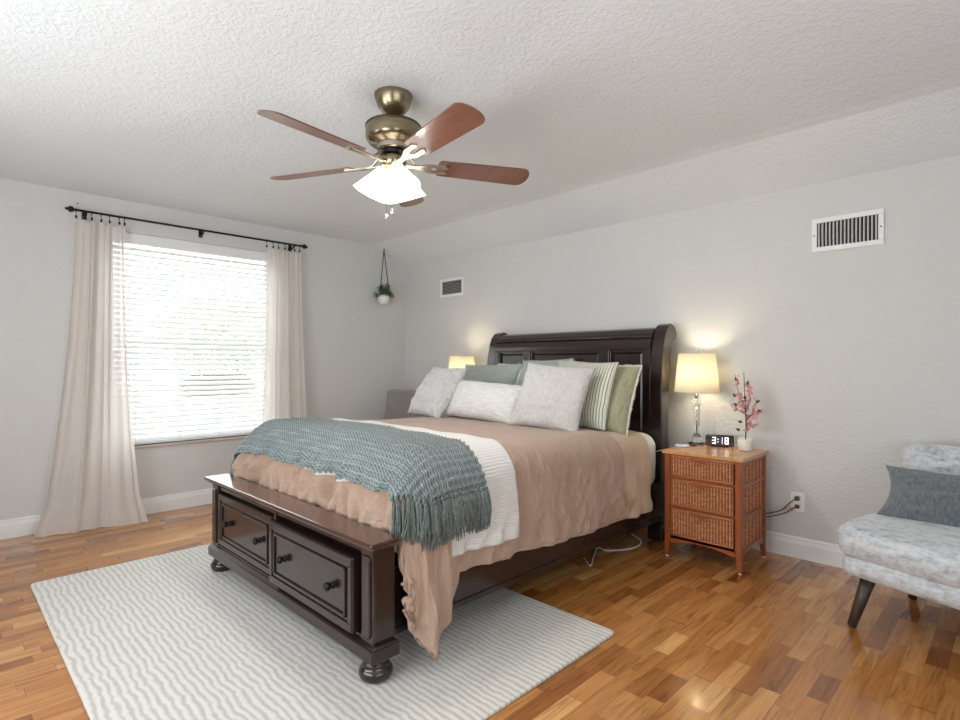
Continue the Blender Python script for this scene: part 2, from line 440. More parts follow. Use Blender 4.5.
# curtains
MAT['curtain'] = m_trans('sheer_linen_curtain', (.84, .785, .74), .48, .08, .85, 900)
def curtain(name, label, top, bot, nf, amp0, amp1, xb, ph, puddle, nrings, seed):
    ct = thing(name, label, 'curtain', (.085, (bot[0]+bot[1])/2, 0), 0, 'linen curtain panels')
    ztop = RZ - .062
    def fn(u, v):
        z = ztop*(1-v)
        e = v**1.7
        y0 = top[0]*(1-e)+bot[0]*e; y1 = top[1]*(1-e)+bot[1]*e
        uu = u + .018*math.sin(9*u+seed+2*v)
        y = y0+(y1-y0)*uu
        amp = amp0 + (amp1-amp0)*min(1, v*1.6)
        pu = uu + .085*math.sin(2*PI*uu+seed) + .03*math.sin(5*PI*uu+v*1.5)
        w = math.sin(2*PI*nf*pu+ph+.6*math.sin(2.2*v+seed))*(.55+.45*math.sin(3.1*uu+seed+1.0*v))
        w2 = math.sin(2*PI*nf*2.3*uu+seed+1.2*v)
        x = RXX + (xb*(.72+.75*u)-RXX)*v**2.2 + amp*w + amp*.30*w2*(1-.3*v)
        x += noise.noise(Vector((uu*5, v*3, seed)))*.012*(.3+v)
        y += amp*.5*math.cos(2*PI*nf*uu+ph)*.6
        # top hem scallops down between the clips
        if v < .06: z -= .020*(1-v/.06)*(.5-.5*math.cos(2*PI*(nrings-1)*u))
        if puddle and v > .90:
            k = (v-.90)/.10
            x += .05*k*k*(.6+.5*math.sin(7*u+1))*(1.3-u) ; z = ztop*.10*(1-k) + .012*k + .030*abs(math.sin(9*u+3))**2*math.sin(PI*min(1, k*1.1))*(1 if u < .55 else .3)
            y += (u-.6)*.07*k
        else:
            z = max(z, .012)
        return Vector((max(x, .024), y, z))
    m = MB(); m.grid(fn, 110, 120, uvfn=lambda u, v: (u*1.2, v*2.3))
    m.build('curtain_panel', 'curtain', ct)
    for k in range(nrings):
        u = k/(nrings-1)*.98+.01; p = fn(u, 0)
        q = MB()
        R = .016
        q.tube([(RXX+R*math.cos(a)*1.0, p.y+.003*math.sin(a), RZ-.006+R*math.sin(a)) for a in [2*PI*i/18 for i in range(19)]], .0018, 6, cap=False)
        q.tube([(RXX, p.y, RZ-.022), (RXX, p.y, RZ-.040)], .0018, 6)
        q.box(RXX-.004, RXX+.004, p.y-.006, p.y+.006, RZ-.060, RZ-.038)
        q.build('curtain_ring', 'black_metal', ct)
    return ct
curtain('curtain', 'left sheer oatmeal curtain panel pooling on the floor, on black clip rings', (-3.02, -2.70), (-3.23, -2.62), 3.4, .018, .046, .195, 1.0, True, 7, 1.3)
curtain('curtain', 'right sheer oatmeal curtain panel, its foot hidden behind the bed', (-1.615, -1.30), (-1.68, -1.25), 3.2, .016, .034, .12, 2.2, False, 7, 4.1)

# outdoors
lawn = MB().box(-26, -.4, -22, 16, -.5, -.35).build('ground_outside', simple('dry_lawn', (.62, .60, .50), .9, scale=3)); structure(lawn)
MAT['leaf_out'] = simple('tree_leaves', (.36, .39, .25), .8, var=.4, scale=6)
MAT['bark'] = simple('tree_bark', (.10, .075, .05), .9, var=.3, scale=10)
def crown(m, c, h, n, seed, sz=.16):
    rnd = random.Random(seed)
    for i in range(n):
        d = Vector((rnd.gauss(0,1), rnd.gauss(0,1), rnd.gauss(0,1))).normalized()*(rnd.random()**.35)
        p = Vector(c) + Vector((d.x*h[0], d.y*h[1], d.z*h[2]))
        a = Vector((rnd.gauss(0,1), rnd.gauss(0,1), rnd.gauss(0,1))).normalized(); b = a.cross(Vector((rnd.gauss(0,1), rnd.gauss(0,1), rnd.gauss(0,1)))).normalized()
        m.add([p-a*sz*.5, p+b*sz*.28, p+a*sz*.5, p-b*sz*.28], [(0,1,2,3)])
tr = thing('garden_tree', 'leafy green tree seen through the blind slats outside the window', 'tree', (-9, 1.6, -.35))
m = MB(); crown(m, (-9, 1.35, 1.85), (1.2, 1.5, .95), 2600, 3, .17); m.build('foliage', 'leaf_out', tr)
MB().tube([(-9, 1.6, -.36), (-9.05, 1.65, .6), (-8.9, 1.55, 1.6)], [.14, .11, .06], 10).build('trunk', 'bark', tr)
structure(MB().box(-7.6, -7.1, -.6, 3.0, -.36, .42).build('trim_2', simple('white_garden_wall', (.80, .79, .76), .8)))
hd = thing('garden_hedge', 'low dark hedge on a white garden wall, seen through the blind slats', 'hedge', (-7.35, .60, .42))
m = MB(); crown(m, (-7.35, .62, .70), (.28, .80, .30), 1500, 5, .14); m.roundbox((-7.35, .62, .66), (.22, .70, .22), .18, 6, wob=.05)
m.build('foliage', simple('hedge_leaves', (.02, .025, .018), .8, var=.3, scale=10), hd)

# wall vents
def vent(name, label, x0, x1, z0, z1, vertical, n):
    v = thing(name, label, 'vent', ((x0+x1)/2, 0, (z0+z1)/2), 0)
    f = .028
    m = MB()
    for (a, b, c, d) in ((x0, x1, z1-f, z1), (x0, x1, z0, z0+f), (x0, x0+f, z0+f, z1-f), (x1-f, x1, z0+f, z1-f)):
        m.box(a, b, -.012, -.0, c, d)
    m.build('vent_frame', 'white_plastic', v, bevel=.003)
    MB().box(x0+f, x1-f, -.0025, -.0005, z0+f, z1-f).build('backing', 'dark_hole', v)
    m = MB()
    for k in range(n):
        if vertical:
            x = x0+f+(x1-x0-2*f)*(k+.5)/n
            m.prism([(x-.0030, -.011), (x-.0012, -.0115), (x+.0032, -.003), (x+.0014, -.0025)], z0+f, z1-f, axis=2)
        else:
            z = z0+f+(z1-z0-2*f)*(k+.5)/n
            m.prism([(-.011, z-.004), (-.0115, z-.002), (-.003, z+.004), (-.0025, z+.002)], x0+f, x1-f, axis=0)
    m.build('louvres', 'white_plastic' if vertical else simple('grey_louvre', (.42, .42, .41), .5), v)
    if vertical:
        for x in (x0+f/2, x1-f/2): MB().lathe([(.004, -.0005), (.004, .0015), (.001, .002)], (x, -.0135, (z0+z1)/2), 8, axis=1).build('screw', 'black_metal', v)
vent('wall_vent', 'large white wall register with vertical louvres, high on the wall above the nightstand lamp', 3.995, 4.350, 1.853, 2.052, True, 16)
vent('wall_vent', 'small white wall vent with grey grille high on the wall near the corner', .598, .946, 1.866, 2.053, False, 9)

# outlet
o = thing('wall_outlet', 'white duplex wall outlet between nightstand and armchair, a cord plugged in', 'outlet', (3.918, 0, .34))
MB().box(3.880, 3.956, -.006, 0, .282, .398).build('cover_plate', 'white_plastic', o, bevel=.002)
for z in (.365, .315):
    m = MB(); m.lathe([(.016, -.0005), (.0165, .002)][::1], (3.918, -.0085, z), 20, axis=1); r_ = m.build('socket', simple('socket_ivory', (.70,.69,.66), .4), o)
    q = MB(); q.box(3.911, 3.913, -.0092, -.008, z-.004, z+.006); q.box(3.923, 3.925, -.0092, -.008, z-.004, z+.006); q.build('slots', 'dark_hole', r_)

# rug
def rug():
    x0, x1, y0, y1, r = 1.14, 3.635, -3.375, -1.625, .03
    m = MB(); pts = []
    for (cx, cy, a0) in ((x1-r, y1-r, 0), (x0+r, y1-r, 90), (x0+r, y0+r, 180), (x1-r, y0+r, 270)):
        for k in range(6):
            a = math.radians(a0+90*k/5); pts.append((cx+r*math.cos(a), cy+r*math.sin(a)))
    m.prism(pts, .0, .014, axis=2)
    o = m.build('area_rug', 'rug', bevel=.005)
    tag(recenter(o), 'cream rug with wavy grey ripple stripes, under the foot of the bed', 'rug')
rug()

# ------------------------------------------------------------------ bed
BX = 2.405
bed = thing('sleigh_bed', 'dark espresso wooden sleigh bed with panelled headboard and two footboard drawers', 'bed', (BX, -1.4, 0))
RT = .014   # rug top
# headboard
front = [(-.300, 0), (-.300, .90), (-.296, 1.10), (-.284, 1.24), (-.262, 1.34), (-.232, 1.41), (-.196, 1.448), (-.155, 1.462), (-.115, 1.452), (-.085, 1.428),
         (-.072, 1.396), (-.078, 1.366), (-.098, 1.348), (-.122, 1.344), (-.148, 1.30), (-.170, 1.20), (-.186, 1.05), (-.195, .8), (-.195, 0)]
HX0, HX1 = 1.545, 3.182
for x0 in (HX0, HX1-.088):
    m = MB(); m.prism(front, x0, x0+.088, smooth=False)
    m.box(x0-.006, x0+.094, -.315, -.185, 0, .12)
    m.build('headboard_post', 'espresso_v', bed, bevel=.006)
hx0, hx1 = HX0+.088, HX1-.088
hb = MB()
top = [(-.283, 1.322), (-.278, 1.34), (-.252, 1.395), (-.222, 1.425), (-.190, 1.436), (-.155, 1.440), (-.120, 1.430), (-.096, 1.405), (-.094, 1.375), (-.120, 1.355), (-.150, 1.322)]
hb.prism(top, hx0, hx1)
hb.box(hx0, hx1, -.262, -.195, .30, 1.335)
for a, b in ((hx0, hx0+.05), (1.968, 2.036), (2.695, 2.772), (hx1-.045, hx1)):
    hb.box(a, b, -.290, -.25, .46, 1.288)
hb.box(hx0, hx1, -.290, -.25, 1.288, 1.324)
hb.box(hx0, hx1, -.286, -.26, .30, .46)
head = hb.build('headboard', 'espresso', bed, bevel=.003)
m = MB(); m.tube([(hx0, -.273, 1.372), (hx1, -.273, 1.372)], .007, 8); m.build('bead_moulding', 'espresso', head)
for a, b in ((hx0+.05, 1.968), (2.036, 2.695), (2.772, hx1-.045)):
    m = MB(); z0, z1 = .46, 1.288
    # recessed frame moulding and raised field
    fr = .012
    for (p, q, r_, s_) in ((a, b, z1-fr, z1), (a, b, z0, z0+fr), (a, a+fr, z0+fr, z1-fr), (b-fr, b, z0+fr, z1-fr)):
        m.box(p, q, -.281, -.255, r_, s_)
    c0 = .022
    vs_ = [(a+c0, -.262, z0+c0), (b-c0, -.262, z0+c0), (b-c0, -.262, z1-c0), (a+c0, -.262, z1-c0)]
    c1 = c0+.014
    vt_ = [(a+c1, -.272, z0+c1), (b-c1, -.272, z0+c1), (b-c1, -.272, z1-c1), (a+c1, -.272, z1-c1)]
    m.add(vs_+vt_, [(0,1,5,4), (1,2,6,5), (2,3,7,6), (3,0,4,7), (4,5,6,7)])
    m.build('headboard_panel', 'espresso', head, bevel=.002)
# rails
for s in (-1, 1):
    x = BX+s*.765
    m = MB(); m.box(x-.016, x+.016, -2.52, -.30, .145, .40); m.box(x-.022, x+.022, -2.52, -.30, .145, .172); m.build('side_rail', 'espresso', bed, bevel=.004)
# platform under the mattress
MB().box(BX-.745, BX+.745, -2.46, -.31, .33, .36).build('slat_base', 'espresso', bed)
# footboard
fx0, fx1 = BX-.790, BX+.822
fy0, fy1 = -2.612, -2.520
m = MB()
m.box(fx0+.02, fx1-.02, fy0+.045, fy1, .15, .515)           # carcass
m.box(fx0+.02, fx1-.02, fy0+.004, fy1, .15, .172)
m.box(fx0+.02, fx1-.02, fy0+.010, fy1, .478, .515)
m.box(BX-.012, BX+.012, fy0+.006, fy1, .16, .49)
fb = m.build('footboard', 'espresso', bed, bevel=.002)
for x0 in (fx0, fx1-.085):
    m = MB(); m.box(x0, x0+.085, fy0, fy1+.004, .14, .515)
    # shallow raised pilaster with chamfered corners
    m.prism([(x0+.016, .19), (x0+.024, .175), (x0+.061, .175), (x0+.069, .19), (x0+.069, .465), (x0+.061, .48), (x0+.024, .48), (x0+.016, .465)], fy0-.008, fy0+.002, axis=1)
    m.build('footboard_post', 'espresso_v', bed, bevel=.005)
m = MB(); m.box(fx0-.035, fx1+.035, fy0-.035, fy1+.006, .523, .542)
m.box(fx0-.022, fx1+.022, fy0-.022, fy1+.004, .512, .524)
m.build('footboard_ledge', 'espresso_lit_top', bed, bevel=.006, seg=3)
m = MB(); m.box(fx0-.016, fx1+.016, fy0-.018, fy1+.016, .098, .148)
m.prism([(fy0-.018, .148), (fy0+.002, .160), (fy1, .160), (fy1+.016, .148)], fx0-.016, fx1+.016)
m.build('base_moulding', 'espresso', bed, bevel=.004)
foot = [(.050, .100), (.050, .090), (.040, .084), (.046, .079), (.050, .074), (.046, .068), (.058, .060), (.064, .048), (.064, .036), (.058, .022), (.046, RT)]
for x in (fx0+.045, fx1-.045):
    MB().lathe(foot[::-1], (x, (fy0+fy1)/2-.005, 0), 28).build('bun_foot', 'espresso', bed)
knobp = [(.015, .002), (.0155, -.003), (.012, -.006), (.009, -.010), (.010, -.013), (.0165, -.018), (.0185, -.024), (.015, -.031), (.004, -.035)]
for i, (a, b, pull) in enumerate(((fx0+.092, BX-.018, .008), (BX+.018, fx1-.096, .038))):
    yf = fy0+.012-pull; z0, z1 = .180, .462
    m = MB(); m.box(a, b, yf, fy0+.055, z0, z1)
    c = .034
    ys = yf-.010
    for (p, q, r_, s_) in ((a, b, z1-c, z1), (a, b, z0, z0+c), (a, a+c, z0+c, z1-c), (b-c, b, z0+c, z1-c)):
        m.box(p+.004, q-.004, ys+.004, yf+.002, r_+.002 if r_ == z0 else r_, s_-.002 if s_ == z1 else s_)
    c2 = c+.012
    for (p, q, r_, s_) in ((a+c2, b-c2, z1-c2-.012, z1-c2), (a+c2, b-c2, z0+c2, z0+c2+.012), (a+c2, a+c2+.012, z0+c2, z1-c2), (b-c2-.012, b-c2, z0+c2, z1-c2)):
        m.box(p, q, yf-.008, yf+.002, r_, s_)
    dr = m.build('drawer', 'espresso', bed, bevel=.003)
    if i == 1: dr['label'] = 'right footboard drawer, pulled slightly open'
    for xx in (a+(b-a)*.21, a+(b-a)*.79):
        MB().lathe([(r_, h) for r_, h in knobp], (xx, yf, (z0+z1)/2), 20, axis=1).build('knob', 'black_metal', dr)

# mattress
mt = MB().roundbox((BX, -1.340, .540), (.772, 1.030, .185), .09, 12, wob=.004).build('mattress', 'mattress')
tag(recenter(mt), 'thick white mattress on the sleigh bed, its edge showing by the headboard', 'mattress')

# cloth surface of the bed: s across (metres from the centre line), t along from the head
A_, R_ = .800, .115
YE, RF = -2.470, .20           # foot plane and foot rounding
def ztop(y, s):
    z = .752 + .040*max(0, min(1, (-y-.9)/1.0))**1.2
    return z + .012*(1-(s/.8)**2) + .010*noise.noise(Vector((s*2.3, y*2.0, 1)))
def roll(d, a, r):
    """distance along cloth -> (horizontal, drop)"""
    flat = a - r
    if d <= flat: return d, 0.0
    e = d-flat
    if e < PI/2*r: th = e/r; return flat+r*math.sin(th), r*(1-math.cos(th))
    return a, r+(e-PI/2*r)
def surf0(s, t, off):
    d, dz = roll(abs(s), A_, R_); sg = 1 if s >= 0 else -1
    L = -.30-YE
    y_, dz2 = roll(t, L, RF); y = -.30-y_
    z = ztop(y, min(.8, d)) - dz - dz2
    x = BX + sg*d
    # outward directions
    ks = min(1, dz/R_); kt = min(1, dz2/RF)
    # folds in the hanging parts
    f = 0
    q = min(1, dz/.35)
    if dz > 0:
        f += q*((.010*math.sin(t*13+1.9*math.sin(t*3.1)+s*5) + .005*math.sin(t*39+2*math.sin(t*5)+1.3) + .016*noise.noise(Vector((t*6, dz*4, 7)))))
        f += .010*q
    g = 0
    q2 = min(1, dz2/.18)
    if dz2 > 0:
        g += q2*(.016*math.sin(s*31+2.2*math.sin(s*4)) + .010*math.sin(s*67+1) + .014*noise.noise(Vector((s*9, dz2*3, 3))))-.012*q2
    def ridge(a, b, c): return 1-abs(noise.noise(Vector((a, b, c))))*2.4
    def crease(a, b, c): return max(0, 1-abs(noise.noise(Vector((a, b, c))))*7)
    if dz > 0: f += .009*q*crease(t*3.6+dz*1.6, dz*.9, 14) + .007*q*crease(t*5.5+dz*2.6, dz*1.4, 21)
    if dz2 > 0: g += .011*q2*crease(s*4.5+dz2*2.5, dz2*1.5, 17)+.009*q2*crease(s*8-dz2*2.5, dz2*1.5, 25)
    if dz > 0: f += .014*q*ridge(t*4.5+dz*3.5, dz*2.0, 4) + .012*q*ridge(t*10-dz*5, dz*3, 8)
    if dz2 > 0: g += .034*q2*ridge(s*7+dz2*4, dz2*3, 6) + .018*q2*ridge(s*15-dz2*5, dz2*4, 9)
    if kt > .3 and ks > .3: f *= .6; g *= .6
    w = .007*noise.noise(Vector((s*5, t*4, 2)))*(1-max(ks, kt)) 
    x += sg*(off*ks*1.0 + f)
    y -= (off*kt + (g-.016)*kt)
    z += off*(1-max(ks*.85, kt*.7)) + w
    return Vector((x, y, z))
def layer(name, mat, label, cat, s0, s1, t0, t1, off, nu, nv, solid, wob=.01, extra=None, trim=0.0, edge=None, zmin=.03, cuts=None):
    def fn(u, v):
        s = s0+(s1-s0)*u; t = t0+(t1-t0)*v
        if wob:
            if v < .001 or v > .999: t += wob*noise.noise(Vector((s*4, v*10, 5)))
            if u < .001 or u > .999: s += wob*noise.noise(Vector((t*4, u*10, 9)))
        if edge: t += v*edge(s)
        if trim and s > 0: s = s - u**3*max(0, roll(t, -.30-YE, RF)[1]-.015)*trim
        p = surf0(s, t, off)
        if extra: p = extra(p, s, t, u, v)
        p.z = max(p.z, zmin)
        return p
    m = MB(); m.grid(fn, nu, nv, uvfn=lambda u, v: (s0+(s1-s0)*u+2, t0+(t1-t0)*v))
    o = m.build(name, mat, solid=solid)
    tag(o, label, cat)
    return o, fn
LEN = A_-R_+PI/2*R_   # cloth length to the end of the side rounding
def hem(dz): return LEN + (dz - R_)
Lf = (-.30-YE) - RF + PI/2*RF
def t_of_y(y): return -.30-y
# tan sheet showing near the pillows
layer('bed_sheet', 'sheet', 'tan cotton sheet hanging over the mattress side right beside the headboard', 'sheet',
      -hem(.45), hem(.49), .23, 1.6, .004, 120, 70, .004)
def duvet_extra(p, s, t, u, v):
    # crumpled fold where the duvet stops short of the pillows
    if t < .62 and abs(s) > .5: p.x += .012*(1 if s > 0 else -1)*(1-t/.62)
    # gathered corner: cloth pulls together into a point
    d, dz = roll(abs(s), A_, R_); y_, dz2 = roll(t, -.30-YE, RF)
    if dz > R_ and dz2 > .02:
        k = min(1, (dz-R_)/.30)*min(1, dz2/.28)
        p.y += .02*k; 
    if s > 0 and dz > R_:
        # the loose corner of the duvet drops in a long point beside the footboard
        fr = min(1, (dz-R_)/(.475-R_)); y = p.y
        c = max(0, 1-abs(y+2.385)/(.19 if y > -2.385 else .13))
        zR = p.z + (dz-R_)
        zh = .285 + (.045-.285)*c**.85
        if c > 0: p.z = zR + (zh-zR)*fr; p.x += (.045*math.sin(PI*min(1, fr*.8)) + .015*math.sin(y*60)*fr)*min(1, c*2)
    return p
layer('duvet', 'duvet', 'taupe cotton duvet covering the bed, its corner hanging by the footboard', 'duvet',
      -hem(.46), hem(.475), .58, Lf+(.30-RF), .016, 320, 300, .010, .02, duvet_extra, zmin=.045)
layer('coverlet', 'coverlet', 'white folded coverlet draped across the duvet under the teal throw', 'coverlet',
      -hem(.36), hem(.40), t_of_y(-1.85), Lf-.235, .034, 240, 60, .006, .002, edge=lambda s: (.158+.020*math.exp(-((s-.25)/.40)**2))*max(0.0, min(1.0, (.80-s)/.35)))
def knit(p, s, t, u, v):
    d = .0060*math.sin(s*2*PI/.024+1.6*noise.noise(Vector((s*5, t*6, 3)))) * (.7+.9*noise.noise(Vector((s*8, t*38, 5)))) + .0022*math.sin(t*2*PI/.021) + .002*noise.noise(Vector((s*90, t*90, 1)))
    # soft bumps of a casually thrown blanket
    d += .012*noise.noise(Vector((s*3.0, t*7, 11)))+.006
    _, dz = roll(abs(s), A_, R_); ks = min(1, dz/R_)
    p.x += d*ks*(1 if s > 0 else -1); p.z += d*(1-.8*ks)
    return p
T0, T1, TS1 = t_of_y(-2.07), Lf-.062, hem(.135)
thr, tfn = layer('throw_blanket', 'throw', 'teal grey chunky knit throw with tasselled end across the foot of the bed', 'blanket',
      -hem(.30), TS1, T0, T1, .046, 640, 76, .010, .003, knit, trim=1.15)
rnd = random.Random(4)
nt = 30
for k in range(nt):
    v = (k+.5)/nt
    base = tfn(1.0, v)
    m = MB()
    kn = base + Vector((.010, 0, -.008))
    m.lathe([(.002, .012), (.007, .008), (.0085, 0), (.007, -.008), (.003, -.011)][::-1], kn, 8)
    lean = rnd.uniform(-.03, .03)
    L = rnd.uniform(.135, .175)
    for j in range(9):
        a = 2*PI*j/9; r0 = .004; sp = rnd.uniform(.006, .020)
        wv = rnd.uniform(0, 6)
        pts = []
        for q in range(7):
            h = q/6
            xo = .004+.010*math.sin(h*2.2) + (r0+sp*h)*math.cos(a)*.6
            yo = (r0+sp*h)*math.sin(a) + lean*h*h + .004*math.sin(wv+h*7)*h
            pts.append(kn + Vector((max(-.006, xo)+.004, yo, -.006-L*h*(1-.05*math.cos(a)))))
        m.tube(pts, [.0028]*6+[.0016], 5)
    m.build('tassel', 'tassel', thr)

# ------------------------------------------------------------------ pillows
def m_pillow(name, c1, c2, kind='plain'):
    t = NT(name); uv = t.coord('UV')
    if kind == 'plain': n = t.noise(uv, 25, 4)
    elif kind == 'fur': n = t.noise(t.mapping(uv, (10, 5, 1)), 3.5, 6, .7, .8)
    elif kind == 'slub': n = t.noise(t.mapping(uv, (3, 16, 1)), 2.4, 5, .6)
    elif kind == 'pleat': n = t.noise(t.mapping(uv, (10, 3, 1), (0, 0, .7)), 2.6, 5, .6, 1.5)
    col = t.ramp(n, [(.33, c1), (.66, c2)])
    fine = t.noise(uv, 260, 2)
    h = t.math('ADD', t.math('MULTIPLY', fine, .4), n)
    t.set(color=col, rough=.95, sheen=.4, spec=.1)
    t.bump(h, {'plain': .25, 'fur': .8, 'slub': .35, 'pleat': .7}[kind], .014)
    return t.m
def m_stripes():
    t = NT('green_white_stripe'); uv = t.coord('UV')
    sep = t.n.new('ShaderNodeSeparateXYZ'); t.put(sep.inputs[0], uv)
    u = sep.outputs[0]
    fr = t.math('FRACT', t.math('MULTIPLY', u, 26.0))
    st = t.math('LESS_THAN', t.math('ABSOLUTE', t.math('SUBTRACT', fr, .5)), .14)
    fr2 = t.math('FRACT', t.math('MULTIPLY', sep.outputs[1], 60.0))
    st = t.math('MULTIPLY', st, t.math('ADD', .45, t.math('MULTIPLY', t.math('GREATER_THAN', fr2, .35), .55)))
    base = t.ramp(t.noise(uv, 30, 3), [(.3, (.60, .61, .50)), (.7, (.70, .70, .60))])
    t.set(color=t.mix(st, base, (.10, .12, .085)), rough=.9, sheen=.3, spec=.1)
    t.bump(t.noise(uv, 260, 2), .3, .006); return t.m
MAT['p_fur'] = m_pillow('fluffy_ivory_fabric', (.56, .535, .52), (.76, .735, .715), 'fur')
MAT['p_pleat'] = m_pillow('pleated_grey_fabric', (.52, .51, .495), (.70, .69, .675), 'pleat')
MAT['p_slub'] = m_pillow('slub_ivory_fabric', (.64, .63, .60), (.78, .77, .74), 'slub')
MAT['p_sage'] = m_pillow('sage_green_linen', (.35, .395, .345), (.41, .455, .40))
MAT['p_olive'] = m_pillow('olive_gathered_velvet', (.33, .325, .20), (.45, .44, .29), 'pleat')
MAT['p_white'] = m_pillow('white_cotton', (.80, .80, .81), (.86, .86, .87))
MAT['p_stripe'] = m_stripes()
MAT['p_char'] = m_pillow('charcoal_fuzzy_fabric', (.095, .11, .12), (.21, .235, .25), 'fur')
MAT['lace'] = simple('cream_lace', (.72, .69, .58), .9)

def pillow(name, label, mat, w, h, th, loc, yaw, tilt, rollr, seed=0, horn=.04, wr=.010, group='pillows on the bed', sag=0.0, piping=None, lace=None, cat='pillow'):
    M = Matrix.Rotation(yaw, 3, 'Z') @ Matrix.Rotation(tilt, 3, 'X') @ Matrix.Rotation(rollr, 3, 'Y')
    root = thing(name, label, cat, loc, 0, group)
    N = 44
    def pt(u, v, side):
        U, V = 2*u-1, 2*v-1
        inx = 1 - horn*(1-V*V)*1.3; inz = 1 - horn*(1-U*U)*1.3
        e = max(0, (1-abs(U)**2.6))*max(0, (1-abs(V)**2.6))
        tk = th/2*e**.5
        x = U*w/2*inx; z = h/2 + V*h/2*inz
        wrk = noise.noise(Vector((U*2.5+seed*7, V*2.5, side*3)))*wr*e**.5 + noise.noise(Vector((U*6+seed*7, V*6, side*3)))*wr*.45*e**.3
        # radiating tucks near corners
        wrk += .35*wr*math.sin(math.atan2(V, U)*22)*max(0, (U*U+V*V)-.55)*e**.3
        y = side*(tk + wrk)
        y += sag*(V*V) 
        return M @ Vector((x, y, z))
    m = MB()
    for side in (-1, 1):
        fn = (lambda a, b, s=side: pt(a, b, s)) if side == -1 else (lambda a, b, s=side: pt(1-a, b, s))
        m.grid(fn, N, N, uvfn=(lambda a, b: (a*w/.5, b*h/.5)) if side == -1 else (lambda a, b: ((1-a)*w/.5, b*h/.5)))
    m.v = [p+Vector(loc) for p in m.v]
    o = m.build('pillow_cover', mat, root)
    bm = bmesh.new(); bm.from_mesh(o.data); bmesh.ops.remove_doubles(bm, verts=bm.verts, dist=.0004); bm.to_mesh(o.data); bm.free()
    def seam(k, n_):
        q = k/n_*4; i = int(q) % 4; f = q-int(q)
        u, v = ((f, 0), (1, f), (1-f, 1), (0, 1-f))[i]
        return pt(u, v, -1)*.5 + pt(u, v, 1)*.5, (u, v)
    if piping:
        m = MB(); L = [seam(k, 160)[0]+Vector(loc) for k in range(161)]
        L = [p + (M @ Vector((0, 0, piping*.3*math.sin(k*1.7)))) for k, p in enumerate(L)]
        m.tube(L, [piping*(.75+.25*math.sin(k*2.1)) for k in range(161)], 7); m.build('piping', mat, root)
    if lace:
        m = MB()
        for k in range(120):
            a, (u, v) = seam(k, 120); b, _ = seam(k+1, 120)
            if k >= 120: break
            mid = (a+b)/2; cdir = (mid - (M @ Vector((0, 0, h/2)))); cdir.normalize()
            j = rnd.uniform(.75, 1.15)
            tip = mid + cdir*lace*j
            nrm = (M @ Vector((0, .0025, 0)))
            P = [a, b, mid*.0+tip+(b-a)*.18, tip-(b-a)*.18]
            vs_ = [p-nrm+Vector(loc) for p in P]+[p+nrm+Vector(loc) for p in P]
            m.add(vs_, [(0,1,2,3), (7,6,5,4), (0,4,5,1), (1,5,6,2), (2,6,7,3), (3,7,4,0)])
        m.build('lace_fringe', 'lace', root)
    return root
pillow('sleeping_pillow', 'plain white pillow at the back, only its top showing above the left sage pillow', 'p_white', .70, .42, .16, (2.02, -.36, .775), 0, -.18, 0, 1)
pillow('sham_pillow', 'left sage green pillow leaning on the headboard behind the white lumbar pillow', 'p_sage', .70, .44, .17, (1.64, -.50, .775), -.06, -.42, -.015, 2, piping=.008)
pillow('sham_pillow', 'right sage green pillow with ruffled top edge behind the fluffy ivory pillow', 'p_sage', .54, .47, .17, (2.22, -.47, .775), -.10, -.36, -.02, 3, piping=.009)
pillow('throw_pillow', 'olive green pillow with cream lace fringe, rightmost against the headboard', 'p_olive', .50, .47, .15, (2.90, -.74, .755), .20, -.42, .07, 4, lace=.018, wr=.014)
pillow('throw_pillow', 'green and white striped pillow between the fluffy and the olive pillow', 'p_stripe', .49, .455, .14, (2.81, -.78, .770), -.02, -.32, .02, 5)
pillow('throw_pillow', 'wrinkled light grey square pillow, leftmost on the bed', 'p_pleat', .49, .46, .17, (1.60, -1.07, .778), -.16, -.60, .03, 6, horn=.06, wr=.030)
pillow('lumbar_pillow', 'low white rectangular lumbar pillow with woven bands, in the middle of the bed', 'p_slub', .70, .30, .17, (2.14, -1.00, .785), .03, -.50, .05, 7, horn=.05, wr=.018)
pillow('throw_pillow', 'big fluffy ivory square pillow in front of the striped one', 'p_fur', .50, .46, .17, (2.75, -1.04, .768), .18, -.46, .08, 8, horn=.06, wr=.026)

# ------------------------------------------------------------------ nightstands
def m_wicker():
    t = NT('woven_wicker'); c = t.coord()
    n = t.noise(c, 120, 3)
    t.set(color=t.ramp(n, [(.3, (.36, .125, .052)), (.7, (.56, .235, .105))]), rough=.55, spec=.4)
    t.bump(n, .3, .002); return t.m
MAT['wicker'] = m_wicker()
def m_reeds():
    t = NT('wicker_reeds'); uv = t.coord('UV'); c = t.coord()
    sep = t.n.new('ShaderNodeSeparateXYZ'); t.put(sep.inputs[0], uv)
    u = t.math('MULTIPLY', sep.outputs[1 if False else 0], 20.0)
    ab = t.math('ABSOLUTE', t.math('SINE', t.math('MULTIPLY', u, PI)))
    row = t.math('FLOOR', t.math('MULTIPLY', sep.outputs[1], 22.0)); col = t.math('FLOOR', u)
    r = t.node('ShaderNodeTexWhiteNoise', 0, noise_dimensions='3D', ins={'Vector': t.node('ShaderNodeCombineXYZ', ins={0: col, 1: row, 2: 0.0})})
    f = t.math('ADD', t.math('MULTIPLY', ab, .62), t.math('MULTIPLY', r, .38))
    t.set(color=t.ramp(f, [(.15, (.14, .040, .016)), (.5, (.36, .125, .05)), (.9, (.62, .28, .135))]), rough=.5, spec=.4)  # shade in the gaps between reeds is painted in as dark colour
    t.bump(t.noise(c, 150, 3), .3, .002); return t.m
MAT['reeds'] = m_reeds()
MAT['honey_top'] = m_wood('honey_slat_wood', (.50, .22, .075), (.66, .34, .13), .32, .4, axis=1)
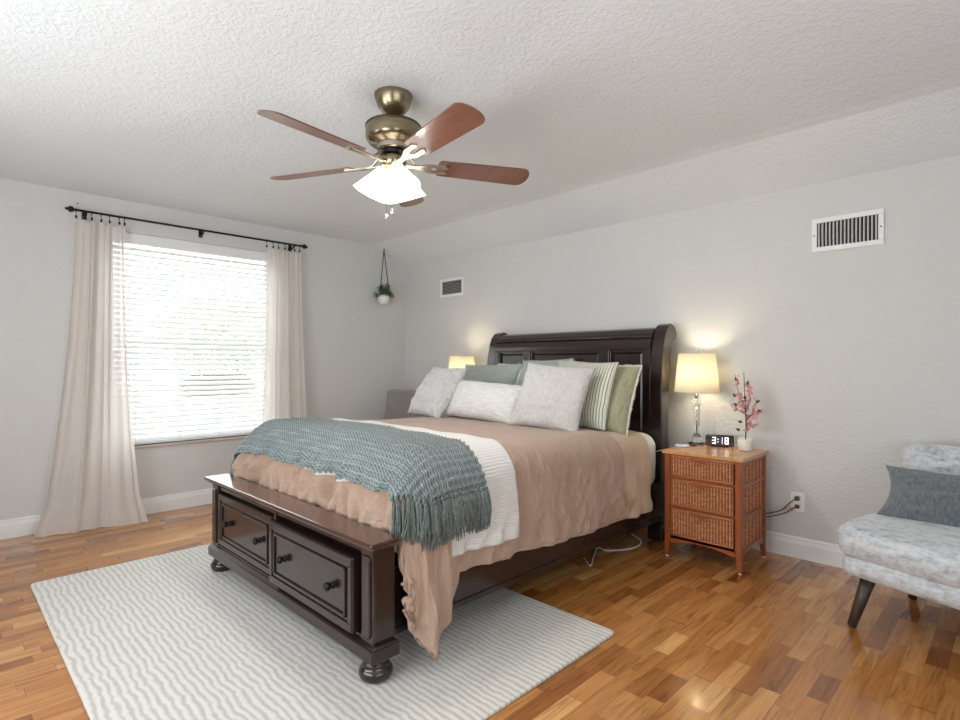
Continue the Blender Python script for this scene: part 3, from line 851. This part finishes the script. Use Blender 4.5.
def nightstand(x0, y0, label, group):
    """x0,y0 = front-left corner at the floor; 0.46 wide, 0.45 deep, 0.655 high"""
    W, D, Hh = .455, .415, .655
    r = thing('nightstand', label, 'nightstand', (x0+W/2, y0+D/2, 0), 0, group)
    x1, y1 = x0+W, y0+D; pw = .036
    for (a, b) in ((x0, y0), (x1-pw, y0), (x0, y1-pw), (x1-pw, y1-pw)):
        sx = 1 if a == x0 else -1; sy = 1 if b == y0 else -1
        m = MB(); m.box(a, a+pw, b, b+pw, .13, Hh-.02)
        cx, cy = a+pw/2, b+pw/2
        m.frustum((cx-sx*.006, cy-sy*.006, .008), pw*.62, pw*.62, (cx, cy, .13), pw, pw)
        lg = m.build('leg', 'cherry_v', r, bevel=.002)
        MB().lathe([(.009, 0), (.010, .004), (.007, .009)], (cx-sx*.006, cy-sy*.006, 0), 12).build('glide', 'white_plastic', lg)
    # top: frame with slats
    m = MB()
    e = .012
    X0, X1, Y0, Y1 = x0-e, x1+e, y0-e, y1+e
    m.box(X0, X1, Y0, Y0+.045, Hh-.02, Hh); m.box(X0, X1, Y1-.045, Y1, Hh-.02, Hh)
    m.box(X0, X0+.04, Y0+.045, Y1-.045, Hh-.02, Hh); m.box(X1-.04, X1, Y0+.045, Y1-.045, Hh-.02, Hh)
    n = 11; a, b = X0+.04, X1-.04
    for k in range(n):
        m.box(a+(b-a)*k/n+.0008, a+(b-a)*(k+1)/n-.0008, Y0+.0458, Y1-.0458, Hh-.018, Hh-.0012)
    m.build('nightstand_top', 'honey_top', r, bevel=.0015)
    zs = [(.500, .630), (.322, .484), (.138, .306)]
    m = MB()
    for z in (Hh-.038, .484, .306, .120): m.box(x0+pw, x1-pw, y0+.003, y0+.022, z, z+.0165)
    for z in (Hh-.042, .478, .300): m.box(x0+.004, x0+.024, y0+pw, y1-pw, z, z+.022); m.box(x1-.024, x1-.004, y0+pw, y1-pw, z, z+.022)
    for (a, b) in ((x0+.012, x0+.016), (x1-.016, x1-.012)): pass
    m.box(x0+pw, x1-pw, y1-.012, y1-.004, .14, Hh-.03)
    # arched aprons
    def arch(a, b):
        pts = [(a, .136)]; pts += [(b, .136)]
        for k in range(13):
            u = 1-k/12; pts.append((a+(b-a)*u, .088+.026*math.sin(PI*u)))
        return pts
    m.prism(arch(x0+pw, x1-pw), y0+.003, y0+.022, axis=1)
    for xx in (x0+.005, x1-.023): m.prism(arch(y0+pw, y1-pw), xx, xx+.018, axis=0)
    m.build('frame', 'cherry', r, bevel=.0015)
    # drawers and side panels of woven wicker
    def weave(P0, U, V, w, h, nrm, cols, rows, amp):
        def fn(u, v):
            cu, cv = u*cols, v*rows
            k = math.floor(cv); s = -1 if k % 2 else 1
            d = amp*.75*abs(math.sin(PI*cu))**.7 + amp*.30*(.5+.5*math.cos(PI*2*cu+(0 if s > 0 else PI)))*abs(math.sin(PI*cv))
            return P0 + U*(u*w) + V*(v*h) + nrm*d
        return fn
    for i, (z0, z1) in enumerate(zs):
        dx0, dx1 = x0+pw+.004, x1-pw-.004
        m = MB(); m.box(dx0+.006, dx1-.006, y0+.004, y1-.03, z0+.005, z1-.005)
        dr = m.build('drawer', 'wicker', r)
        q = MB(); q.grid(weave(Vector((dx0+.012, y0+.002, z0+.014)), Vector((1,0,0)), Vector((0,0,1)), dx1-dx0-.024, z1-z0-.028, Vector((0,-1,0)), 20, 22 if i else 17, .013), 200, 110, uvfn=None)
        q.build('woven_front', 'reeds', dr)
        q = MB()
        rr = .0065
        q.tube([(dx0+rr, y0-.002, z0+rr), (dx1-rr, y0-.002, z0+rr), (dx1-rr, y0-.002, z1-rr), (dx0+rr, y0-.002, z1-rr), (dx0+rr, y0-.002, z0+rr)], rr, 8)
        q.build('drawer_rim', 'wicker', dr)
        q = MB(); xc = (dx0+dx1)/2
        pl = []
        for k in range(13):
            u = k/12; pl.append((xc-.065+.13*u, z1-.014-.014*math.sin(PI*u)**.7))
        pl += [(xc+.065, z1-.004), (xc-.065, z1-.004)]
        q.prism(pl, y0-.016, y0-.004, axis=1); q.build('handle', 'cherry', dr, bevel=.003)
    for (xx, nn) in ((x0+.012, -1), (x1-.012, 1)):
        for (z0, z1) in ((.503, .610), (.325, .476), (.138, .298)):
            q = MB(); U = Vector((0, 1, 0)) if nn > 0 else Vector((0, -1, 0))
            P0 = Vector((xx, y0+pw if nn > 0 else y1-pw, z0))
            q.grid(weave(P0, U, Vector((0,0,1)), D-2*pw, z1-z0, Vector((nn, 0, 0)), 14, 16, .008), 112, 80)
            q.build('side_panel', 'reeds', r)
    return r
NSX, NSY = 3.325, -.545
nightstand(NSX, NSY, 'cherry wood nightstand with three wicker drawers, right of the bed under the lit lamp', 'wicker nightstands')
nightstand(2*BX-NSX-.455, NSY+.05, 'wicker-drawer nightstand on the far left side of the bed, hidden behind the pillows', 'wicker nightstands')

# lamps
def m_shade():
    t = NT('lamp_shade_linen'); c = t.coord()
    t.set(color=(.90, .87, .76), rough=.9, spec=.1)
    t.bump(t.noise(c, 500, 2), .2, .002)
    tr = t.node('ShaderNodeBsdfTranslucent', ins={'Color': (.96, .92, .76)})
    mx = t.node('ShaderNodeMixShader', ins={0: .55, 1: t.b.outputs[0], 2: tr})
    t.l.new(mx, t.out.inputs['Surface']); return t.m
MAT['shade'] = m_shade()
t_ = NT('clear_crystal'); t_.set(color=(.97, .98, .98), rough=.03, trans=1.0, ior=1.45); MAT['crystal'] = t_.m
MAT['chrome'] = simple('brushed_chrome', (.72, .72, .73), .18, 1.0, var=.03)
t_ = NT('lit_bulb'); t_.set(color=(1,1,1), emis=(1.0, .80, .50), estr=14.0); MAT['bulb'] = t_.m
def lamp(x, y, z, label, power):
    r = thing('table_lamp', label, 'lamp', (x, y, z), 0, 'crystal column bedside lamps')
    MB().lathe([(.002, 0), (.050, 0), (.052, .006), (.046, .012), (.030, .014)], (x, y, z), 32).build('base', 'crystal', r)
    MB().lathe([(.028, .0125), (.034, .030), (.026, .052), (.016, .062), (.012, .066)], (x, y, z), 24).build('crystal_foot', 'crystal', r)
    MB().lathe([(.017, .064), (.0185, .078), (.0185, .245), (.017, .252)], (x, y, z), 20).build('column', 'crystal', r)
    MB().lathe([(.012, .253), (.026, .262), (.032, .276), (.031, .290), (.014, .302)], (x, y, z), 24).build('crystal_ball', 'crystal', r)
    MB().lathe([(.010, .301), (.012, .305), (.012, .350), (.009, .355)], (x, y, z), 16).build('socket', 'chrome', r)
    MB().tube([(x, y, z+.064), (x, y, z+.252)], .003, 8).build('inner_rod', 'chrome', r)
    # shade with thickness
    m = MB(); m.lathe([(.141, .345), (.114, .598), (.1125, .598), (.1395, .345), (.141, .345)], (x, y, z), 48, cap=False); m.build('lamp_shade', 'shade', r)
    m = MB()
    for k in range(3):
        a = 2*PI*k/3+.3; m.tube([(x, y, z+.585), (x+.113*math.cos(a), y+.113*math.sin(a), z+.592)], .0018, 6)
    m.tube([(x+.03, y, z+.34), (x+.04, y, z+.45), (x+.02, y, z+.57), (x, y, z+.585), (x-.02, y, z+.57), (x-.04, y, z+.45), (x-.03, y, z+.34)], .0018, 6)
    m.build('harp', 'chrome', r)
    MB().lathe([(.004, .583), (.005, .600), (.011, .606), (.013, .615), (.010, .624), (.002, .629)], (x, y, z), 16).build('finial', 'crystal', r)
    MB().lathe([(.010, .355), (.014, .375), (.028, .41), (.030, .43), (.022, .452), (.004, .463)], (x, y, z), 16).build('light_bulb', 'bulb', r)
    d = bpy.data.lights.new('lamp_glow', 'POINT'); d.energy = power; d.color = (1.0, .84, .58); d.shadow_soft_size = .035
    o = bpy.data.objects.new('lamp_glow', d); COL.objects.link(o); o.parent = r; o.location = (0, 0, .50)
    return r
lamp(3.362, -.165, .655, 'lit table lamp with cream shade and crystal column on the right nightstand', 3.2)
lamp(1.150, -.22, .655, 'lit table lamp peeking out behind the pillows on the far left nightstand', 3.2)

# clock
MAT['mirror_black'] = simple('black_mirror_face', (.012, .012, .014), .04, 0, coat=1.0, spec=1.0)
MAT['cord_brown'] = simple('brown_cord', (.09, .05, .03), .5)
ck = thing('alarm_clock', 'small black mirror-faced digital alarm clock reading 3:18 on the right nightstand', 'clock', (3.517, -.178, .655), .38)
MB().roundbox((0, 0, .0385), (.084, .012, .0365), .010, 4).build('clock_body', simple('clock_plastic', (.02, .02, .02), .35), ck, local=True)
MB().roundbox((0, -.0115, .0385), (.080, .002, .0330), .0018, 4).build('clock_face', 'mirror_black', ck, local=True)
MB().box(-.05, .05, -.012, .012, 0, .006).build('clock_foot', 'black_metal', ck, local=True)
t_ = NT('clock_digits'); t_.set(color=(.9,.92,1), emis=(.86, .90, 1.0), estr=1.6); MAT['digit'] = t_.m
t_ = NT('clock_digits_dim'); t_.set(color=(.6,.6,.9), emis=(.55, .57, .95), estr=.9); MAT['digit_dim'] = t_.m
SEG = {'3': 'abcdg', '1': 'bc', '8': 'abcdefg', ':': ':'}
def digits(ch, x, mat):
    m = MB(); w, h, tk = .021, .042, .0048; y0, y1 = -.0150, -.0130; z = .019
    segs = dict(a=(0, w, h-tk, h), g=(0, w, h/2-tk/2, h/2+tk/2), d=(0, w, 0, tk), b=(w-tk, w, h/2, h), c=(w-tk, w, 0, h/2), f=(0, tk, h/2, h), e=(0, tk, 0, h/2))
    if ch == ':':
        m.box(x, x+tk, y0, y1, z+.010, z+.010+tk); m.box(x, x+tk, y0, y1, z+.027, z+.027+tk)
    else:
        for c in SEG[ch]:
            a, b, c0, c1 = segs[c]; m.box(x+a, x+b, y0, y1, z+c0, z+c1)
    m.build('digit' if ch != ':' else 'colon', mat, ck, local=True)
digits('3', -.044, 'digit'); digits(':', -.012, 'digit'); digits('1', -.004, 'digit_dim'); digits('8', .030, 'digit')

# dish and coaster on the nightstand
o = MB().lathe([(.002, 0), (.040, 0), (.045, .004), (.044, .010), (.038, .008), (.002, .007)], (3.345, -.345, .655), 32).build('charging_pad', simple('pale_blue_plastic', (.62, .70, .86), .3), autosmooth=True)
tag(recenter(o), 'round pale blue charging pad at the left front of the right nightstand top', 'charger')
o = MB().lathe([(.002, 0), (.022, 0), (.024, .003), (.022, .007), (.002, .008)], (3.375, -.262, .655), 24).build('coaster', simple('dark_coaster', (.05, .045, .045), .4))
tag(recenter(o), 'small dark round coaster beside the foot of the right lamp', 'coaster')
# cords
def cord(name, label, pts, r, mat, extra=None, loc=None):
    P = [Vector(p) for p in pts]; L = []
    for i in range(len(P)-1):
        p0, p1, p2, p3 = P[max(i-1, 0)], P[i], P[i+1], P[min(i+2, len(P)-1)]
        for k in range(8):
            t = k/8; L.append(.5*((2*p1)+(p2-p0)*t+(2*p0-5*p1+4*p2-p3)*t*t+(3*p1-p0-3*p2+p3)*t**3))
    L.append(P[-1])
    root = thing(name, label, 'cord', P[-1] if loc is None else loc)
    MB().tube(L, r, 8).build('wire', mat, root)
    if extra: extra(root)
    return root
def plug1(root):
    MB().box(3.906, 3.930, -.034, -.009, .352, .378).build('plug', 'cord_brown', root, bevel=.004)
    MB().lathe([(.002, 0), (.008, .001), (.010, .010), (.008, .02), (.003, .022)], (3.868, -.052, .297), 10, axis=0).build('switch', simple('pink_switch', (.62, .33, .26), .5), root)
cord('lamp_cord', 'brown lamp cord running from behind the nightstand up to the wall outlet', [(3.70, -.03, .225), (3.78, -.035, .255), (3.84, -.045, .285), (3.885, -.05, .335), (3.914, -.036, .364)], .0034, 'cord_brown', plug1)
cord('power_cord', 'second brown cord plugged into the lower socket beside the nightstand', [(3.70, -.03, .205), (3.79, -.03, .235), (3.86, -.04, .270), (3.90, -.035, .305), (3.916, -.02, .315)], .0030, 'cord_brown',
     lambda r: MB().box(3.907, 3.929, -.026, -.009, .304, .326).build('plug', 'cord_brown', r, bevel=.004))
cord('charging_cable', 'white charging cable curving over the edge of the headboard post behind the nightstand', [(3.16, -.325, .60), (3.20, -.335, .612), (3.235, -.34, .585), (3.262, -.345, .50), (3.270, -.35, .40), (3.262, -.352, .25), (3.25, -.36, .003)], .0025, 'white_plastic')
cord('floor_cable', 'white cable snaking over the wood floor under the side of the bed', [(2.99, -.93, .004), (3.10, -1.02, .004), (3.02, -.86, .004), (2.96, -.72, .004), (3.03, -.72, .004), (3.12, -.58, .004), (3.10, -.42, .004), (2.98, -.33, .01)], .0038, 'white_plastic')

# flowers
MAT['pot_white'] = simple('cream_ceramic', (.74, .71, .62), .5, var=.05)
MAT['stem'] = simple('dark_stem', (.05, .028, .02), .7)
MAT['leafg'] = simple('dark_green_leaf', (.035, .06, .025), .5, var=.4)
MAT['petal'] = simple('pink_petal', (.74, .40, .38), .6, var=.35, scale=60)
fx, fy, fz = 3.690, -.222, .655
fl = thing('flower_pot', 'pink artificial blossom branch in a small cream pot on the right nightstand', 'plant', (fx, fy, fz))
MB().lathe([(.002, 0), (.038, 0), (.041, .003), (.0435, .072), (.0415, .073), (.039, .062), (.002, .060)], (fx, fy, fz), 32).build('pot', 'pot_white', fl)
MB().lathe([(.002, .0605), (.0385, .0615), (.002, .066)], (fx, fy, fz), 20, cap=False).build('soil', simple('soil', (.04, .03, .02), .9), fl)
r0 = random.Random(11)
def P_(dx, dz, dy=0): return Vector((fx+dx*.72, fy+dx*.68*0+dy, fz+dz))
cr = (math.sin(A_YAW), math.cos(A_YAW))   # picture-right direction on plan: branches fan out sideways
def Q(a, z, b=0): return Vector((fx+a*cr[0]-b*cr[1], fy+a*cr[1]*.55+b*cr[0]*.5, fz+z))
branches = [[(0,.06,0),(.004,.16,0),(-.002,.27,0),(-.008,.36,0),(-.012,.475,0)],
            [(-.005,.27,0),(-.03,.33,.01),(-.055,.40,.01),(-.072,.465,0)],
            [(-.003,.25,0),(-.04,.30,-.01),(-.066,.345,-.01)],
            [(0,.22,0),(-.045,.245,.01),(-.078,.285,.01)],
            [(0,.23,0),(.025,.30,-.01),(.02,.37,0),(.012,.42,0)],
            [(0,.18,0),(.045,.22,0),(.07,.26,.01),(.074,.31,0)],
            [(0,.15,0),(.04,.17,.01),(.075,.215,.01),(.088,.25,0)],
            [(0,.12,0),(.03,.14,-.01),(.06,.16,-.01)]]
m = MB()
for i, b in enumerate(branches):
    p = [Q(*q) for q in b]; m.tube(p, [(.0032 if i == 0 else .0018)*(1-.5*k/len(p)) for k in range(len(p))], 6)
m.build('stem', 'stem', fl)
def blossom_mesh():
    m = MB()
    for k in range(5):
        a = 2*PI*k/5
        d = Vector((math.cos(a), math.sin(a), 0)); s = Vector((-math.sin(a), math.cos(a), 0)); R = .0125
        m.add([Vector((0,0,0)), d*R*.5+s*R*.42+Vector((0,0,.003)), d*R+s*R*.18+Vector((0,0,.006)), d*R-s*R*.18+Vector((0,0,.006)), d*R*.5-s*R*.42+Vector((0,0,.003)),
               Vector((0,0,-.001)), d*R*.5+s*R*.42+Vector((0,0,.002)), d*R+s*R*.18+Vector((0,0,.005)), d*R-s*R*.18+Vector((0,0,.005)), d*R*.5-s*R*.42+Vector((0,0,.002))],
              [(0,1,2,3,4), (9,8,7,6,5)], True)
    m.lathe([(.001, -.003), (.003, 0), (.001, .004)], (0,0,0), 6)
    return m
bl0 = None
for i, b in enumerate(branches):
    for k in range(1, len(b)):
        for rep in range(4 if i else 2):
            if i == 0 and k in (1,): continue
            f = r0.random(); A, B = Q(*b[k-1]), Q(*b[k])
            p = A.lerp(B, f) + Vector((r0.uniform(-.012, .012), r0.uniform(-.012, .012), r0.uniform(-.010, .010)))
            if i == 0 and k == 4 and f > .4: continue
            if bl0 is None: bl0 = blossom_mesh().build('blossom', 'petal', fl, local=True); o = bl0
            else: o = bl0.copy(); COL.objects.link(o)
            o.parent = fl; o.location = p - Vector((fx, fy, fz)); o.rotation_euler = (r0.uniform(0.6, 2.4), r0.uniform(-.8, .8), r0.uniform(0, 6.28))
            s_ = r0.uniform(.9, 1.55); o.scale = (s_, s_, s_)
m = MB()
for (a, z, b, an) in ((-.055,.27,0,2.6), (-.03,.29,0,.5), (-.02,.17,0,2.9), (.01,.40,0,1.2), (.07,.29,0,.6), (.08,.24,0,.3), (-.035,.12,0,2.8), (-.06,.42,0,2.0), (0,.31,0,1.8), (-.065,.325,0,2.4)):
    p = Q(a, z, b); d = Vector((math.cos(an)*cr[0], math.cos(an)*cr[1]*.5, math.sin(an))).normalized(); s_ = d.cross(Vector((.6, -.7, .2))).normalized()
    L_, W_ = .032, .010
    m.add([p, p+d*L_*.4+s_*W_, p+d*L_, p+d*L_*.4-s_*W_, p+d*L_*.45+s_.cross(d)*.003], [(0,1,4), (1,2,4), (2,3,4), (3,0,4)])
m.build('leaves', 'leafg', fl)

# hanging planter
hx, hy, hz = .115, -.375, 1.805
hp = thing('hanging_planter', 'small white hanging pot with trailing green leaves on black straps in the corner', 'plant', (hx, hy, hz))
MB().lathe([(.010, 0), (.036, .006), (.058, .028), (.066, .058), (.062, .086), (.052, .104), (.047, .100), (.050, .080), (.01, .075)], (hx, hy, hz), 32).build('pot', 'white_plastic', hp)
m = MB()
for dy, dx in ((-.050, .012), (.050, .02), (-.01, -.05)):
    m.tube([(hx+dx*.3, hy+dy*.45, hz+.002), (hx+dx*1.15, hy+dy*1.2, hz+.05), (hx+dx*1.1, hy+dy*1.1, hz+.11), (hx, hy, hz+.578)], .0045, 6)
m.build('strap', 'black_metal', hp)
m = MB(); m.tube([(hx, hy, 2.415), (hx, hy, 2.392), (hx+.012, hy, 2.380), (hx+.004, hy, 2.370), (hx-.004, hy, 2.376)], .004, 8); m.build('hook', 'black_metal', hp)
m = MB(); r1 = random.Random(5)
for k in range(170):
    a = r1.uniform(0, 2*PI); R = r1.uniform(.01, .095); z = hz+.10+r1.uniform(0, .115)*(1.15-R/.10) + (.01 if R < .06 else -r1.uniform(0, .04))
    p = Vector((max(.03, hx+R*math.cos(a)), hy+R*math.sin(a), z)); d = Vector((math.cos(a), math.sin(a), r1.uniform(-.5, .8))).normalized(); s_ = d.cross(Vector((0,0,1))).normalized()
    L_, W_ = r1.uniform(.028, .046), .014
    if p.x + d.x*L_ < .01: continue
    m.add([p, p+d*L_*.4+s_*W_, p+d*L_, p+d*L_*.4-s_*W_, p+d*L_*.5+Vector((0,0,.004))], [(0,1,4), (1,2,4), (2,3,4), (3,0,4)])
    m.tube([(hx+.3*R*math.cos(a), hy+.3*R*math.sin(a), hz+.085), tuple(p)], .001, 4)
m.build('foliage', simple('bright_leaf', (.06, .14, .035), .5, var=.4), hp)

# ------------------------------------------------------------------ ceiling fan
FX, FY = 2.815, -2.222
fan = thing('ceiling_fan', 'antique brass ceiling fan with five walnut blades and lit glass shades', 'ceiling fan', (FX, FY, 2.44))
t_ = NT('antique_brass'); c_ = t_.coord(); n_ = t_.noise(t_.mapping(c_, (4, 4, 120)), 2, 3)
t_.set(color=t_.ramp(n_, [(.3, (.23, .185, .115)), (.7, (.34, .285, .19))]), metal=1.0, rough=.27); MAT['brass'] = t_.m
MAT['brass_dark'] = simple('dark_bronze', (.10, .07, .04), .35, .9)
MAT['nickel'] = simple('pale_polished_brass', (.50, .44, .35), .30, 1.0)
FB = [(.004, -.098), (.024, -.096), (.052, -.082), (.074, -.052), (.084, -.022), (.089, -.006), (.089, 0)]
MB().lathe(FB, (FX, FY, 2.44), 40).build('canopy', 'brass', fan)
MB().lathe([(.012, -.150), (.012, -.10)], (FX, FY, 2.44), 16).build('downrod', 'brass', fan)
m = MB(); m.lathe([(.020, -.262), (.070, -.260), (.074, -.238), (.078, -.232), (.112, -.226), (.124, -.214), (.129, -.200), (.129, -.152), (.124, -.142), (.105, -.136), (.060, -.134), (.024, -.130), (.018, -.120), (.012, -.118)], (FX, FY, 2.44), 48)
mo = m.build('motor_housing', 'brass', fan)
MB().lathe([(.0745, -.256), (.0755, -.236)], (FX, FY, 2.44), 40, cap=False).build('light_band', 'nickel', mo)
m = MB(); m.lathe([(.129, -.156), (.131, -.154), (.131, -.148), (.127, -.144)], (FX, FY, 2.44), 48, cap=False); m.build('trim_ring', 'brass_dark', mo)
MB().lathe([(.05, -.282), (.062, -.280), (.064, -.270), (.062, -.262)], (FX, FY, 2.44), 40).build('flywheel', 'black_metal', fan)
MB().lathe([(.010, -.352), (.040, -.346), (.056, -.330), (.060, -.310), (.060, -.292), (.052, -.283), (.045, -.281)], (FX, FY, 2.44), 40).build('switch_housing', 'brass', fan)
def m_blade():
    t = NT('walnut_blade'); c = t.coord()
    n = t.noise(t.mapping(c, (3, 70, 1)), 2.0, 5, .6, .5)
    t.set(color=t.ramp(n, [(.3, (.115, .040, .022)), (.7, (.23, .085, .048))]), rough=.28, coat=.5, coatr=.15)
    return t.m
MAT['blade'] = m_blade()
MAT['blade_edge'] = MAT['espresso']
E0 = -154
for k in range(5):
    a = math.radians(E0+72*k)
    Rz = Matrix.Rotation(a, 4, 'Z'); Rx = Matrix.Rotation(math.radians(-14), 4, 'X')
    # outline in local x (radial) / y (chord)
    def outline():
        top_, bot_ = [], []
        for i in range(15):
            x = .205 + .40*i/14; w = .060+.012*(i/14)
            top_.append((x, w)); bot_.append((x, -w))
        tip = []
        for i in range(1, 12):
            t = PI/2 - PI*i/12; tip.append((.605+.055*math.cos(t)**.8 if math.cos(t) > 0 else .605, .072*math.sin(t)))
        root = [(.195, -.046), (.192, 0), (.195, .046)]
        return top_ + tip + bot_[::-1] + root
    m = MB(); m.prism(outline(), -.003, .003, axis=2)
    m.xform(Rz @ Matrix.Translation((.014,0,-.318)) @ Rx)
    b = m.build('blade', 'blade', fan, bevel=.0015, local=True)
    m = MB()
    m.prism([(.055, -.014), (.10, -.012), (.135, -.020), (.17, -.034), (.245, -.036), (.262, -.020), (.25, -.012), (.185, -.012), (.17, 0), (.185, .012), (.25, .012), (.262, .020), (.245, .036), (.17, .034), (.135, .020), (.10, .012), (.055, .014)], -.010, -.004, axis=2)
    m.xform(Matrix.Translation((0,0,-.318)) @ Rx)
    # arm from the flywheel down to the iron
    m.tube([(.050, 0, -.272), (.085, 0, -.290), (.110, 0, -.315), (.150, 0, -.326)], [.009, .008, .007, .006], 8)
    m.xform(Rz)
    m.build('blade_iron', 'nickel', b, local=True)
def m_lit():
    t = NT('frosted_lit_glass'); t.set(color=(.95, .95, .93), rough=.4, emis=(1.0, .97, .92), estr=1.9); return t.m
MAT['lit'] = m_lit()
for k, an in enumerate((-18, 102, 222)):
    a = math.radians(an)
    d = Vector((math.cos(a), math.sin(a), 0)); ax = (d*.46 + Vector((0,0,-1))).normalized()
    M = Vector((0,0,1)).rotation_difference(ax).to_matrix()
    c = Vector((FX, FY, 2.44-.322)) + d*.040
    arm = MB(); arm.tube([Vector((FX, FY, 2.118))+d*.02, c+Vector((0,0,.006)), c+ax*.03], [.012, .013, .017], 10); arm.build('shade_holder', 'nickel', fan)
    m = MB(); m.lathe([(.024, .022), (.028, .034), (.040, .060), (.060, .095), (.075, .125), (.090, .152), (.088, .152), (.058, .095), (.038, .060), (.022, .024)], c, 36, cap=False, M=M)
    m.build('glass_shade', 'lit', fan)
    MB().lathe([(.010, .03), (.020, .07), (.026, .095), (.020, .118), (.003, .126)], c, 14, M=M).build('light_bulb', 'bulb', fan)
    dl = bpy.data.lights.new('fan_light', 'POINT'); dl.energy = 8.5; dl.color = (1.0, .97, .93); dl.shadow_soft_size = .03
    o = bpy.data.objects.new('fan_light', dl); COL.objects.link(o); o.parent = fan; o.location = (c+ax*.150) - Vector((FX, FY, 2.44))
for (dx, dy, L_) in ((.028, -.03, .262), (.012, -.048, .290)):
    m = MB(); n = 24
    z1 = 2.095; z0 = 2.44-.30-L_
    m.tube([(FX+dx, FY+dy, z1), (FX+dx, FY+dy, z0+.02)], .0014, 6)
    m.lathe([(.001, 0), (.006, .004), (.0075, .012), (.004, .022), (.001, .024)], (FX+dx, FY+dy, z0), 12)
    m.build('pull_chain', 'crystal' if L_ < .27 else 'chrome', fan)

# ------------------------------------------------------------------ armchair on the right
def m_velvet():
    t = NT('crushed_grey_velvet'); c = t.coord()
    n = t.noise(t.mapping(c, (1.0, 1.6, 2.6)), 12, 6, .68, .8); n2 = t.noise(c, 42, 4, .7)
    f = t.math('ADD', t.math('MULTIPLY', n, .62), t.math('MULTIPLY', n2, .38))
    t.set(color=t.ramp(f, [(.34, (.20, .215, .235)), (.43, (.42, .44, .465)), (.52, (.58, .595, .61)), (.68, (.72, .73, .74))]), rough=.75, sheen=.6, sheenr=.4, spec=.2)
    t.bump(t.math('ADD', f, t.math('MULTIPLY', t.noise(c, 300, 2), .3)), .45, .012); return t.m
MAT['velvet'] = m_velvet()
MAT['dark_leg'] = m_wood('dark_stained_leg', (.035, .025, .020), (.075, .055, .042), .5, .1, axis=2)
sf = thing('accent_chair', 'pale grey crushed velvet armless chair with tapered dark legs at the right', 'chair', (4.92, -.66, 0), -.26)
# local frame: x right along the front, y back; front-left corner at (-.55,-.36)
MB().roundbox((0, 0, .296), (.575, .385, .050), .046, 10, wob=.006, seed=3).squircle(.575, .385, .16).build('seat_base', 'velvet', sf, local=True)
MB().roundbox((0, -.005, .398), (.59, .40, .072), .070, 12, puff=.012, wob=.008, seed=9).squircle(.59, .40, .16).build('seat_cushion', 'velvet', sf, local=True)
m = MB(); m.roundbox((0, 0, 0), (.575, .075, .225), .070, 10, wob=.008, seed=5)
m.xform(Matrix.Translation((0, .315, .560)) @ Matrix.Rotation(-.20, 4, 'X')); m.build('backrest', 'velvet', sf, local=True)
for sx in (-1, 1):
    for sy in (-1, 1):
        m = MB(); m.tube([(sx*.455, sy*.26, .240), (sx*.512, sy*.292, .004)], [.030, .018], 14); m.build('leg', 'dark_leg', sf, local=True)
# cushion
cp = (4.705, -.625, .466)
pillow('throw_pillow', 'charcoal fuzzy cushion with pointed corners leaning on the grey velvet chair', 'p_char', .62, .275, .14, cp, -.12, -.62, .0, 21, horn=.10, wr=.008, group=None, cat='cushion')

# chair in the far corner behind the bed
MAT['taupe_up'] = m_fabric('taupe_grey_upholstery', (.25, .225, .215), (.33, .30, .29), 60, 500)
ch = thing('corner_chair', 'taupe grey upholstered chair in the far corner behind the bed', 'chair', (.47, -.55, 0), .25)
MB().roundbox((0, 0, .38), (.29, .29, .075), .05, 8, puff=.01).build('seat', 'taupe_up', ch, local=True)
m = MB(); m.roundbox((0, 0, 0), (.27, .05, .26), .048, 8); m.xform(Matrix.Translation((0, .26, .655)) @ Matrix.Rotation(-.14, 4, 'X')); m.build('backrest', 'taupe_up', ch, local=True)
for sx in (-1, 1):
    for sy in (-1, 1):
        m = MB(); m.tube([(sx*.23, sy*.23, .33), (sx*.26, sy*.26, .003)], [.020, .012], 12); m.build('leg', 'dark_leg', ch, local=True)
